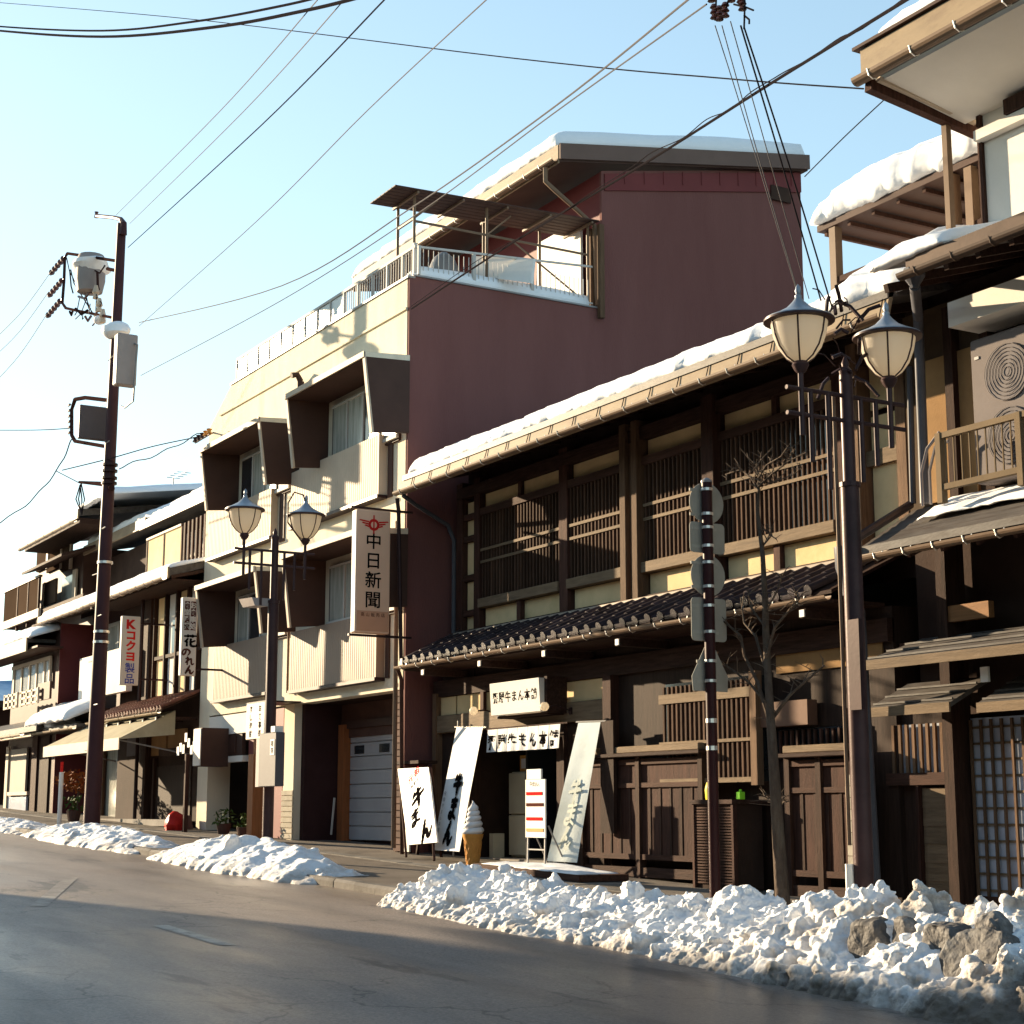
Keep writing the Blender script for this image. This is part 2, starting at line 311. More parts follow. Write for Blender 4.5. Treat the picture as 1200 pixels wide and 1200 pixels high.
# ------------------------------------------------------------------ lettering
def lettering(body, m, par, c, right, up, h, vertical=True, gap=1.0, bold=0.0, sx=1.0, name='lettering', lift=.0015, cols=None):
    """characters of height h centred on c"""
    right = Vector(right); up = Vector(up); nrm = right.cross(up)
    cu = bpy.data.curves.new('t', 'FONT'); cu.size = 1; cu.align_x = 'CENTER'; cu.offset = bold; cu.resolution_u = 2
    mb = MB(); n = len(body); c = Vector(c)
    for i, ch in enumerate(body):
        if ch == ' ': continue
        cu.body = ch; o = bpy.data.objects.new('t', cu); COL.objects.link(o)
        dg = bpy.context.evaluated_depsgraph_get(); me = bpy.data.meshes.new_from_object(o.evaluated_get(dg))
        if len(me.vertices):
            xs = [v.co.x for v in me.vertices]; ys = [v.co.y for v in me.vertices]
            mx = (min(xs) + max(xs)) / 2; my = .38
            k = (i - (n - 1) / 2) * h * gap; off = -up * k if vertical else right * k
            mb.add([c + off + right * ((v.co.x - mx) * h * sx) + up * ((v.co.y - my) * h) + nrm * lift for v in me.vertices], [tuple(p.vertices) for p in me.polygons])
        bpy.data.objects.remove(o); bpy.data.meshes.remove(me)
    bpy.data.curves.remove(cu)
    return mb.build(name, m, par)
BR = {'牛': [[(.30, .95, .03), (.24, .80, .07), (.12, .66, .03)], [(.22, .74, .04), (.5, .78, .07), (.80, .80, .04)], [(.02, .44, .05), (.4, .50, .07), (.98, .56, .05)], [(.55, 1.0, .05), (.55, .6, .075), (.53, .2, .07), (.50, -.02, .02)]],
      'ま': [[(.15, .80, .05), (.5, .82, .07), (.88, .86, .04)], [(.2, .58, .05), (.5, .60, .07), (.84, .63, .04)], [(.55, 1.0, .05), (.55, .6, .07), (.53, .25, .06), (.38, .08, .07), (.16, .14, .06), (.22, .30, .05), (.5, .24, .06), (.92, .05, .04)]],
      'ん': [[(.55, 1.0, .04), (.38, .62, .08), (.12, .08, .06), (.18, .12, .04), (.40, .42, .06), (.55, .40, .08), (.58, .12, .08), (.74, .06, .07), (.98, .36, .03)]],
      'の': [[(.52, .80, .05), (.42, .40, .07), (.22, .18, .06), (.10, .42, .06), (.28, .76, .06), (.66, .80, .07), (.90, .50, .07), (.66, .08, .03)]],
      'れ': [[(.28, 1.0, .05), (.28, .5, .06), (.26, 0, .05)], [(.06, .74, .04), (.4, .78, .06), (.08, .26, .04), (.45, .60, .05), (.66, .74, .06), (.68, .3, .06), (.78, .08, .06), (.98, .22, .03)]],
      '花': [[(.04, .82, .04), (.5, .85, .06), (.96, .86, .04)], [(.33, .98, .04), (.33, .72, .05)], [(.66, .98, .04), (.66, .72, .05)], [(.35, .66, .04), (.12, .34, .06)], [(.26, .46, .05), (.26, .0, .05)], [(.88, .50, .04), (.52, .34, .05)], [(.54, .66, .05), (.54, .14, .06), (.72, .04, .06), (.94, .08, .05), (.94, .22, .02)]]}
def brush(ch, m, par, c, right, up, h, wd=1.0, sx=1.0, name='brushed_character'):
    right = Vector(right); up = Vector(up); nrm = right.cross(up); mb = MB(); c = Vector(c); li = .0015
    for st in BR[ch]:
        P = [Vector((a, b, w_)) for a, b, w_ in st]; Q = []
        for i in range(len(P) - 1):
            p0, p1, p2, p3 = P[max(i - 1, 0)], P[i], P[i + 1], P[min(i + 2, len(P) - 1)]
            for k in range(6):
                t = k / 6; Q.append(.5 * ((2 * p1) + (p2 - p0) * t + (2 * p0 - 5 * p1 + 4 * p2 - p3) * t * t + (3 * p1 - p0 - 3 * p2 + p3) * t ** 3))
        Q.append(P[-1]); vs = []
        for i, q in enumerate(Q):
            d = (Q[min(i + 1, len(Q) - 1)] - Q[max(i - 1, 0)]); d = Vector((d.x, d.y)).normalized(); nn = Vector((-d.y, d.x)); ww = max(q.z, .02) * 1.25 * wd * (1 + .18 * math.sin(i * 2.7 + len(st)))
            for sg in (-1, 1):
                a = q.x + nn.x * ww * sg - .5; b = q.y + nn.y * ww * sg - .5
                vs.append(c + right * (a * h * sx) + up * (b * h) + nrm * li)
        mb.add(vs, [(2 * i, 2 * i + 1, 2 * i + 3, 2 * i + 2) for i in range(len(Q) - 1)]); li += .0004
    return mb.build(name, m, par)

# ------------------------------------------------------------------ snow
def roof_snow(par, x0, x1, yf, yb, zf, slope, th=.25, seed=0, dx=.09, droop=.05, rag=.05, endt=.25, name='snow', fade=None):
    nx = max(6, int((x1 - x0) / dx)); prof = [(.14, .0), (.02, -.01), (-.035, .10), (-.05, .30), (-.03, .55), (.03, .78), (.12, .92), (.26, 1.0)]
    L = yb - yf
    for k in range(1, 9): prof.append((.26 + (L - .26) * (k / 8) ** 1.5, 1.0))
    prof.append((L, 0)); vs = []; npf = len(prof)
    for i in range(nx + 1):
        x = x0 + (x1 - x0) * i / nx; e = min(1, (x - x0) / endt, (x1 - x) / endt); e = math.sqrt(max(0, 1 - (1 - max(e, 0)) ** 2))
        tk = th * (.25 + .75 * e) * (1 + .16 * fbm(x * .5 + seed, seed, 0, 2)); fr = fbm(x * 1.9 + seed, 3 + seed, 1) * rag + fbm(x * 6 + seed, 9, 2, 3) * rag
        if fade: tk *= fade(x)
        for k, (a, b) in enumerate(prof):
            f = max(0, 1 - a / .8); y = yf + a - fr * f; z = zf + a * slope + b * tk
            nn = noise.noise(Vector((x * 7 + seed, y * 7, z * 7)))
            if k < 9: y += nn * .02; z += noise.noise(Vector((x * 9, y * 9 + seed, z * 9))) * .02 - (droop * max(0, fbm(x * 3 + seed, 5, 5, 2)) if 0 < k < 4 else 0)
            else: z += fbm(x * .5, y * .5, seed, 2) * .05 * (b > 0)
            xo = (1 - e) * .0; vs.append((x + xo + (noise.noise(Vector((x * 5, y * 5, z * 5 + seed))) * .02), y, z))
    fs = [(i * npf + k, (i + 1) * npf + k, (i + 1) * npf + k + 1, i * npf + k + 1) for i in range(nx) for k in range(npf - 1)]
    fs += [tuple(range(npf)), tuple(nx * npf + k for k in range(npf))[::-1]]
    mb = MB(); mb.add(vs, fs); o = mb.build(name, snowm, par, smooth=False)
    o.data.polygons.foreach_set('use_smooth', [True] * len(o.data.polygons)); return o
def _ico():
    import bmesh
    b = bmesh.new(); bmesh.ops.create_icosphere(b, subdivisions=2, radius=1); b.verts.ensure_lookup_table()
    o = ([tuple(v.co) for v in b.verts], [tuple(v.index for v in f.verts) for f in b.faces]); b.free(); return o
ICO = _ico()
def snow_bank(name, label, x0, x1, fy, by, hh, seed, dx=.035, ny=56, lump=1.0, grime=0.0, crumbs=110, vox=.03, group='snow piles along the kerb'):
    """ploughed snow along the kerb: fy/by/hh give front edge, back edge and height along x"""
    nx = int((x1 - x0) / dx); vs = []; gr = []
    for i in range(nx + 1):
        x = x0 + (x1 - x0) * i / nx; a = fy(x); b = by(x); h = hh(x); gz = G(x)
        a += fbm(x * 1.7, seed, 0) * .12 + fbm(x * 7, seed, 4) * .05; pk = .55 + .12 * fbm(x * .8, seed, 7)
        for j in range(ny + 1):
            t = j / ny; y = a + (b - a) * t
            s = (t / pk) if t < pk else (1 - t) / (1 - pk); env = max(0, s) ** .75 if t < pk else max(0, s) ** .55
            p = Vector((x * 1.0, y * 1.0, seed))
            d1 = noise.voronoi(p * 3.1)[0]; d2 = noise.voronoi(p * 7.5 + Vector((3, 1, 0)))[0]
            l = (.62 - d1[0] * .9) * .12 + (.5 - d2[0]) * .12 + fbm(x * 3.2, y * 3.2, seed + 2, 7) * .30
            z = h * env * (1 + .26 * fbm(x * 1.3, y * 1.3, seed + 5)) + l * h * 1.15 * min(1, env * 1.6) * lump
            z = max(z, -.01) + gz - .09 * max(0, 1 - env * 5) - (.2 if h < .03 else 0)
            o1 = noise.noise_vector(Vector((x * 5, y * 5, z * 5 + seed))) * .05 * min(1, env * 2)
            vs.append((x + o1.x, y + o1.y, z + o1.z * .4))
            gr.append(grime * (.35 + .5 * fbm(x * .5, y * .8, seed + 8, 3)) + .34 * max(0, 1 - env * 3.2) + (.12 if t > pk else 0) + max(0, (x + 10.5) * .10) * .8)
    fs = [(i * (ny + 1) + j, (i + 1) * (ny + 1) + j, (i + 1) * (ny + 1) + j + 1, i * (ny + 1) + j + 1) for i in range(nx) for j in range(ny)]
    rim = [j for j in range(ny + 1)] + [i * (ny + 1) + ny for i in range(1, nx + 1)] + [nx * (ny + 1) + j for j in range(ny - 1, -1, -1)] + [i * (ny + 1) for i in range(nx - 1, 0, -1)]
    rg = random.Random(seed); mb = MB(); mb.add(vs, fs); N0 = len(vs); m_ = len(rim)
    mb.v += [(vs[k][0], vs[k][1], vs[k][2] - .3) for k in rim]; mb.f += [(rim[k], rim[(k + 1) % m_], N0 + (k + 1) % m_, N0 + k) for k in range(m_)] + [tuple(N0 + k for k in range(m_))]; gr += [0] * m_
    for k in range(int((x1 - x0) * crumbs)):     # crumbled lumps lying on and in the bank
        i = rg.randrange(2, nx - 1); j = min(ny - 2, max(1, int(ny * rg.betavariate(1.6, 2.0)))); v = Vector(vs[i * (ny + 1) + j]); tall = v.z - G(v.x)
        if tall < .05: continue
        rad = min(.12, .012 + rg.expovariate(48)); t0 = rg.uniform(0, 9); n0 = len(mb.v); base = []
        sq = Vector((rg.uniform(.8, 1.3), rg.uniform(.8, 1.2), rg.uniform(.55, .95)))
        for q in ICO[0]:
            d = Vector(q); f = 1 + .5 * noise.noise(d * 1.2 + Vector((t0, seed, k * .37))) + .3 * noise.noise(d * 3.1 + Vector((t0, k, 0)))
            mb.v.append((v.x + d.x * rad * f * sq.x, v.y + d.y * rad * f * sq.y, v.z + rad * .15 + d.z * rad * f * sq.z)); gr.append(gr[i * (ny + 1) + j] + rg.uniform(-.06, .05))
        mb.f += [tuple(a + n0 for a in f) for f in ICO[1]]
    o = mb.build(name, bankm)
    rm = o.modifiers.new('fuse', 'REMESH'); rm.mode = 'VOXEL'; rm.voxel_size = vox; rm.use_smooth_shade = True
    sm = o.modifiers.new('melt', 'SMOOTH'); sm.iterations = 4; sm.factor = .5
    t2 = bpy.data.textures.new('clods', 'CLOUDS'); t2.noise_scale = .16; t2.noise_depth = 2; t2.noise_type = 'HARD_NOISE'; d2_ = o.modifiers.new('clods', 'DISPLACE'); d2_.texture = t2; d2_.strength = .075 if lump > .9 else .03; d2_.mid_level = .35; d2_.texture_coords = 'GLOBAL'
    tx = bpy.data.textures.new('crust', 'CLOUDS'); tx.noise_scale = .035; tx.noise_depth = 4; dp = o.modifiers.new('crust', 'DISPLACE'); dp.texture = tx; dp.strength = .024; dp.mid_level = .5; dp.texture_coords = 'GLOBAL'
    o.data.polygons.foreach_set('use_smooth', [True] * len(o.data.polygons))
    tag(o, label, 'snow pile', group); return o

# ================================================================== THE GROUND
KY = 8.65
mb = MB(); mb.add([(-130, -60, G(-130) - .02), (60, -60, G(60) - .02), (60, 90, G(60) - .02), (-130, 90, G(-130) - .02)], [(0, 1, 2, 3)])
mb.build('ground', conc, kind='structure')
mb = MB(); mb.add([(-900, -900, -3.4), (900, -900, -3.4), (900, 900, -3.4), (-900, 900, -3.4)], [(0, 1, 2, 3)]); mb.build('terrain', conc, kind='structure')
mb = MB(); N = 60
vs = [(-120 + 150 * i / N, y, G(-120 + 150 * i / N) + (.02 if y == 4.2 else -.01)) for i in range(N + 1) for y in (-1.2, 4.2, KY)]
mb.add(vs, [(i * 3 + k, (i + 1) * 3 + k, (i + 1) * 3 + k + 1, i * 3 + k + 1) for i in range(N) for k in range(2)])
mb.build('road', roadm, kind='structure')
def slab(name, m, x0, x1, y0, y1, dz0, dz1, par=None, **k):
    return MB().hexa([(x0, y0, G(x0) + dz0), (x1, y0, G(x1) + dz0), (x1, y1, G(x1) + dz0), (x0, y1, G(x0) + dz0), (x0, y0, G(x0) + dz1), (x1, y0, G(x1) + dz1), (x1, y1, G(x1) + dz1), (x0, y1, G(x0) + dz1)]).build(name, m, par, **k)
walkm = mat('pavement_asphalt', (.22, .185, .155), .8, .22, 1.2, .35, 90, pr=0, col2=(.085, .073, .066), c2=.6)
slab('pavement', walkm, -110, 30, KY + .152, 11.0, -.2, .075, kind='structure')
forem = mat('forecourt_concrete', (.29, .25, .21), .8, .2, 1.4, .3, 80, pr=0, col2=(.11, .095, .085), c2=.58)
slab('forecourt', forem, -110, 30, 11.262, 24, -.2, .080, kind='structure')
kerb = bpy.data.objects.new('kerb', None); COL.objects.link(kerb); kerb['kind'] = 'structure'; ORG['kerb'] = Vector((0, 0, 0))
km = pmesh(MB().ex([(-.295, 0, -.2), (-.295, .15, -.2), (-.295, .15, .095), (-.295, .03, .095), (-.295, .0, .06)], (.59, 0, 0)), kerbm)
dm = pmesh(MB().box(-.295, .295, 0, .25, -.2, .088), kerbm)
drain = bpy.data.objects.new('drain', None); COL.objects.link(drain); drain['kind'] = 'structure'; ORG['drain'] = Vector((0, 0, 0))
for i in range(70):
    x = -46 + i * .6
    inst(km, 'kerb_stone', kerb, (x, KY + rnd.uniform(-.004, .004), G(x) + rnd.uniform(-.004, .004)), (0, .03, 0))
    inst(dm, 'drain_cover', drain, (x, 11.006, G(x) + rnd.uniform(-.004, .003)), (0, .03, 0))
slab('kerb_far', kerbm, -110, -46.4, KY, KY + .15, -.2, .09, kind='structure')
# worn lane dashes
markm = mat('worn_road_paint', (.46, .43, .38), .5, .2, 8, .1, 60, pr=0, col2=(.16, .14, .13), c2=.56, spec=.4)
road_marks = []
def dash(pts, label):
    vs = [(x, y, G(x) + .02 * (1 - abs(y - 4.2) / 4.45 * 1.5 if y > 4.2 else 1) + .004) for x, y in pts]
    o = MB().add(vs, [(0, 1, 2, 3)]).build('road_marking', markm); tag(o, label, 'road marking', 'worn paint marks on the road')
def zroad(x, y): return G(x) + .02 - .03 * (y - 4.2) / 4.45 + .004
faintm = mat('faint_road_paint', (.34, .31, .28), .5, .3, 6, .1, 60, pr=0, col2=(.15, .125, .11), c2=.45, spec=.4)
def dash2(x0, x1, y0, y1, sk, label):
    vs = [(x0, y0, zroad(x0, y0)), (x1, y0 + sk, zroad(x1, y0 + sk)), (x1, y1 + sk, zroad(x1, y1 + sk)), (x0, y1, zroad(x0, y1))]
    tag(MB().add(vs, [(0, 1, 2, 3)]).build('road_marking', faintm if sk < -1 else markm), label, 'road marking', 'worn paint marks on the road')
dash2(-15.1, -13.3, 4.98, 5.13, -.02, 'short worn white dash near the middle of the dark road')
dash2(-21.6, -17.4, 5.95, 6.13, -1.5, 'long faint slanting white streak at the left edge of the road')
# distant hills with snow at the end of the street
hm = mat('distant_hill', (.22, .34, .50), .9, .2, .02, 0, 1, pr=0, col2=(.75, .8, .85), c2=.52)
mb = MB(); vs = []; n = 70
for i in range(n + 1):
    y = -300 + 900 * i / n; hgt = 68 + 22 * fbm(y * .008, 3, 1) + 8 * fbm(y * .04, 1, 1)
    vs += [(-640, y, -4), (-700, y, hgt * .65), (-780, y, hgt)]
mb.add(vs, [(i * 3 + k, (i + 1) * 3 + k, (i + 1) * 3 + k + 1, i * 3 + k + 1) for i in range(n) for k in range(2)]); mb.build('hills', hm, kind='structure', smooth=True)

# ================================================================== OLD TIMBER TOWNHOUSE (centre right)
UY = 13.2; LY = 12.85; AX0 = -24.42; AX1 = -13.75
A = T('timber_townhouse', 'dark timber townhouse with long snowy eave and lattice windows above a grey tiled canopy', 'house', -19, UY)
box('upper_wall', dwall, A, AX0, AX1, UY + .12, 19, 2.6, 5.75)
xs = lambda u: W(u, 640, UY)[0]
posts = [(AX0 - .06, -24.27), (-23.87, -23.68), (-21.19, -20.95), (-19.42, -19.27), (-19.12, -18.98), (-17.46, -17.2), (-14.94, -14.74), (-14.58, -14.4), (-13.87, -13.7)]
for i, (a, b) in enumerate(posts):
    big = i in (3, 4, 5, 7)
    box('post', twood if i in (3, 4, 7, 8) else bwood, A, a, b, UY - (.16 if big else .08), UY + .12, 2.9, 5.45, bev=.008)
box('post', twood, A, -19.27, -19.12, UY - .08, UY + .1, 2.9, 5.4)
LAT = [(-23.68, -21.19), (-20.95, -19.42), (-18.98, -17.46), (-17.2, -14.94)]
for a, b in LAT + [(-14.4, -13.87), (-24.27, -23.87)]:
    lat = (a, b) in LAT
    if lat:
        k = 2 if b - a > 2.0 else 1
        for j in range(k):
            c = a + (b - a) * j / k; d = a + (b - a) * (j + 1) / k
            piece('plaster_panel', cream, A, c + .04, d - .04, UY + .02, UY + .06, 4.93, 5.16)
            piece('plaster_panel', cream, A, c + .05, d - .05, UY + .02, UY + .06, 2.95, 3.25)
            if j: piece('short_post', bwood, A, c - .06, c + .06, UY - .06, UY + .08, 2.92, 3.26); piece('short_post', bwood, A, c - .05, c + .05, UY - .04, UY + .08, 4.92, 5.18)
        box('sill_board', twoodh, A, a, b, UY - .11, UY + .05, 3.26, 3.41, bev=.006)
        box('lintel', bwoodh, A, a, b, UY - .07, UY + .05, 4.80, 4.92)
        lf = box('lattice_window', glassd, A, a + .02, b - .02, UY + .06, UY + .09, 3.41, 4.80)
        n = int((b - a) / .093)
        for j in range(n):
            x = a + .05 + (b - a - .1) * j / (n - 1)
            x += rnd.uniform(-.004, .004); piece('lattice_bar', barwood, lf, x - .0145, x + .0145, UY - .045, UY - .005, 3.412, 4.798)
        for z in (4.22, 4.02): box('lattice_rail', twoodh, lf, a + .01, b - .01, UY - .062, UY - .047, z - .022, z + .022)
    elif a > -15:
        for z0, z1 in ((2.95, 3.95), (4.13, 4.55), (4.63, 5.16)): piece('plaster_panel', cream, A, a + .03, b - .03, UY + .02, UY + .06, z0, z1)
        box('rail', twoodh, A, a, b, UY - .05, UY + .06, 3.95, 4.13)
    else:
        for z0, z1 in ((2.95, 3.17), (3.27, 3.75), (3.87, 4.42), (4.52, 4.8), (4.88, 5.1)): piece('plaster_panel', cream, A, a + .02, b - .01, UY + .02, UY + .06, z0, z1)
        for z in (3.22, 3.81, 4.47, 4.84): box('rail', bwoodh, A, a, b, UY - .05, UY + .06, z - .05, z + .05)
box('top_beam', dwoodh, A, AX0, AX1, UY - .1, UY + .1, 5.17, 5.35)
box('lower_beam', dwoodh, A, AX0, AX1, UY - .1, UY + .1, 2.84, 2.94)
# upper roof: boards, rafters, tin fascia, gutter, snow
EX0, EX1 = -24.42, -12.78; sl = .27
roof = MB().ex([(EX0, 12.06, 5.40), (EX0, 18.5, 5.40 + 6.44 * sl), (EX0, 18.5, 5.50 + 6.44 * sl), (EX0, 12.06, 5.49)], (EX1 - EX0, 0, 0)).build('roof', metalroof, A)
MB().ex([(EX0, 18.5, 7.14), (EX0, 24, 5.6), (EX0, 24, 5.7), (EX0, 18.5, 7.24)], (EX1 - EX0, 0, 0)).build('rear_roof', metalroof, A)
for s0 in (EX0 + .4, EX1 - .95): MB().ex([(s0, UY + .12, 5.3), (s0, 24, 4.2), (s0, 24, 5.6), (s0, 18.5, 7.13), (s0, UY + .12, 5.69)], (.1, 0, 0)).build('gable_wall', dwall, A)
i = 0
x = EX0 + .2
while x < EX1:
    MB().bar((x, 12.1, 5.335), (x, 13.3, 5.335 + 1.2 * sl), .06, .10).build('rafter', dwoodh, roof); x += .46
MB().ex([(EX0, 12.02, 5.16), (EX0, 12.07, 5.16), (EX0, 12.16, 5.49), (EX0, 12.10, 5.49)], (EX1 - EX0, 0, 0)).build('eave_fascia', tin, roof)
def gutter(par, x0, x1, y, z, r=.06, m=gutterm, brk=.55, hang=None, name='gutter'):
    mb = MB(); n = 8; prof = [(y - r * math.cos(math.pi * k / n), z - r * math.sin(math.pi * k / n)) for k in range(n + 1)] + [(y + (r - .008) * math.cos(math.pi * k / n), z - (r - .008) * math.sin(math.pi * k / n)) for k in range(n + 1)]
    mb.ex([(x0, a, b) for a, b in prof], (x1 - x0, 0, 0)); g = mb.build(name, m, par)
    x = x0 + .25
    bm_ = pmesh(MB().tube([(0, -r - .006, .01), (0, -r * .75, -r * .8), (0, 0, -r - .008), (0, r * .75, -r * .8), (0, r + .02, .07)], .008, 5), bandm if m is gutterm else m)
    while x < x1: inst(bm_, 'gutter_bracket', g, (x, y, z)); x += brk
    return g
gutter(roof, EX0 - .02, EX1, 11.95, 5.20, .062)
mb = MB(); x = EX0 + .4
hk = pmesh(MB().tube([(0, .0, .0), (0, .045, .15), (0, .082, .29)], .007, 5), darkmet)
while x < EX1: inst(hk, 'strap', roof, (x, 12.0, 5.18)); x += .62
roof_snow(A, EX0 + .02, -12.2, 12.18, 17.6, 5.50, sl, .28, 3, rag=.045, droop=.06, fade=lambda x: 1.0 + .55 * max(0, (x + 14.2)) )
# tiled canopy
cs = .46; TX0, TX1 = -24.36, -13.86; w_ = .2838
def tile_mesh(m, w=.284, L=.33, eave=False, r=.062):
    mb = MB(); pr = [(-w / 2, .012), (-w / 2 + .04, -.012), (-w / 2 + .1, -.02), (w / 2 - 2 * r - .01, -.008)] + [(w / 2 - r - r * math.cos(math.pi * k / 6), r * .95 * math.sin(math.pi * k / 6)) for k in range(7)]
    n = len(pr); t = .016
    vs = [(a, 0, b) for a, b in pr] + [(a, L, b) for a, b in pr] + [(a, 0, b - t) for a, b in pr] + [(a, L, b - t) for a, b in pr]
    fs = [(k, k + 1, n + k + 1, n + k) for k in range(n - 1)] + [(2 * n + k + 1, 2 * n + k, 3 * n + k, 3 * n + k + 1) for k in range(n - 1)] + [(2 * n + k, 2 * n + k + 1, k + 1, k) for k in range(n - 1)]
    mb.add(vs, fs)
    if eave:
        cx = w / 2 - r; mb.tube([(cx, -.022, .0), (cx, .004, .0)], r, 12); mb.ex([(-w / 2, -.012, -.01), (-w / 2, -.012, -.06), (cx - r * .8, -.012, -.06), (cx - r * .8, -.012, -.01)], (0, .012, 0))
    return pmesh(mb, m, True)
canopy = MB().ex([(TX0, 12.08, 2.34), (TX0, 13.14, 2.34 + 1.06 * cs), (TX0, 13.14, 2.38 + 1.06 * cs), (TX0, 12.08, 2.38)], (TX1 - TX0, 0, 0)).build('tiled_canopy', dwoodh, A)
tm0, tm1 = tile_mesh(tilem), tile_mesh(tilem, eave=True); ang = math.atan(cs); nC = int((TX1 - TX0) / w_)
for r_ in range(4):
    for c in range(nC):
        d = .262 * r_; inst(tm1 if r_ == 0 else tm0, 'roof_tile', canopy, (TX0 + w_ * (c + .5), 12.06 + d * math.cos(ang), 2.415 + d * math.sin(ang) + rnd.uniform(-.002, .002)), (ang - .05, 0, 0))
box('canopy_ridge', mat('ridge_lead', (.42, .34, .27), .5, .1, 2, .05, 20), A, TX0, TX1, 12.98, 13.1, 2.83, 2.90, bev=.01)
MB().ex([(TX0 - .05, 12.05, 2.34), (TX0 - .05, 13.15, 2.86), (TX0 - .05, 13.15, 2.98), (TX0 - .05, 12.05, 2.44)], (.09, 0, 0)).build('verge_cap', tilem, A)
gutter(canopy, TX0 - .1, TX1 + .02, 12.01, 2.31, .055)
for i in range(6):
    x = TX0 + .8 + i * 1.85
    MB().bar((x, 12.05, 2.16), (x, LY, 2.16), .09, .10).build('bracket_arm', dwoodh, A); piece('bracket_tip', whitep, A, x - .04, x + .04, 12.03, 12.045, 2.12, 2.2)
box('canopy_soffit', dwoodh, A, TX0, TX1, 12.1, LY, 2.24, 2.28)
# ground floor front
gz = -1.35
blackwd = mat('deep_brown_wood', (.060, .036, .027), .7, .3, 2, .2, 12, GR)  # deeper brown wood for lower walls, boarding and a door
box('lower_wall', blackwd, A, -19.5, AX1, LY, 19, gz, 2.24); box('lower_wall', dwall, A, AX0, -23.35, LY, 19, gz, 2.24)
box('upper_front', blackwd, A, -23.35, -19.5, LY + .02, 19, 1.2, 2.24)
box('transom_beam', twoodh, A, -24.6, -19.25, LY - .1, LY + .02, 1.25, 1.53, bev=.008)
box('head_beam', dwoodh, A, -24.6, AX1, LY - .08, LY + .02, 1.84, 2.1)
for a, b in ((-24.5, -23.9), (-23.85, -22.95)): piece('plaster_panel', cream, A, a, b, LY - .03, LY - .01, 1.54, 1.83)
piece('plaster_panel', cream, A, -20.85, -19.42, LY - .03, LY - .01, 1.54, 1.83)
piece('plaster_panel', cream, A, -22.9, -21.1, LY - .03, LY - .01, 1.54, 1.83)
for x in (-22.93, -20.97): piece('short_post', bwood, A, x - .05, x + .05, LY - .09, LY - .005, 1.53, 1.84)
box('entrance_post', bwood, A, -19.4, -19.2, LY - .14, LY + .1, gz, 1.84); box('entrance_post', dwood, A, -23.45, -23.3, LY - .1, LY + .1, gz, 1.25)
box('door_jamb', dwood, A, -20.75, -20.55, LY - .06, LY + .1, gz, 1.25); box('side_wall', dwall, A, -20.55, -19.4, LY, LY + .1, gz, 1.25)
box('entrance_post', twood, A, -24.55, -24.42, LY - .12, LY + .1, gz, 1.9)
# ochre wall strip and lattice bay of the ground floor
piece('plaster_panel', ochre, A, -15.75, -13.9, LY - .03, LY - .01, 1.62, 2.05); piece('plaster_panel', ochre, A, -18.9, -16.2, LY - .03, LY - .01, 1.9, 2.1)
bay = box('bay_window', glassd, A, -17.85, -15.95, 12.68, LY, .35, 1.62)
box('bay_rail', twoodh, bay, -17.9, -15.9, 12.60, 12.66, 1.36, 1.48); box('bay_rail', twoodh, bay, -17.9, -15.9, 12.60, 12.66, .34, .4); box('bay_rail', twoodh, bay, -17.9, -15.9, 12.60, 12.62, .83, .87)
box('bay_post', twood, bay, -15.98, -15.86, 12.58, 12.68, .3, 1.66)
for j in range(20): x = -17.82 + j * .096; piece('lattice_bar', barwood, bay, x - .018, x + .018, 12.62, 12.655, .4, 1.58)
box('brown_box', mat('fawn_box', (.22, .12, .08), .6, .1, 2, .05, 20), A, -15.95, -15.0, LY - .2, LY - .05, .98, 1.27)
lb = box('low_window', glassd, A, -16.6, -14.2, LY - .04, LY - .02, .6, .95)
for j in range(22): x = -16.5 + j * .105; piece('lattice_bar', bwood, lb, x - .016, x + .016, LY - .08, LY - .05, .62, .93)
# grey downpipes at the left end
MB().tube([(-24.25, 12.0, 5.12), (-24.35, 12.3, 5.0), (-24.55, 13.0, 4.75), (-24.52, 13.1, 4.5), (-24.52, 13.1, 2.9)], .038, 8).build('downpipe', pipem, A, smooth=True)
MB().tube([(-24.42, 12.02, 2.28), (-24.44, 12.1, 2.1), (-24.44, 12.15, -.8)], .035, 8).build('downpipe', bwood, A, smooth=True)
MB().tube([(-24.42, 11.97, 5.1), (-24.42, 12.0, 4.9), (-24.42, 12.08, 2.4)], .035, 8).build('downpipe', darkmet, A, smooth=True)
# shop room behind the doorway
box('room_floor', conc, A, -23.3, -20.6, LY, 16, G(-22) + .09, G(-22) + .12)
box('room_wall', wplast, A, -23.3, -20.6, 15.8, 15.9, -.8, 1.2); box('door_glass', glassd, A, -21.9, -21.85, LY + .1, 15.7, -.7, 1.15)

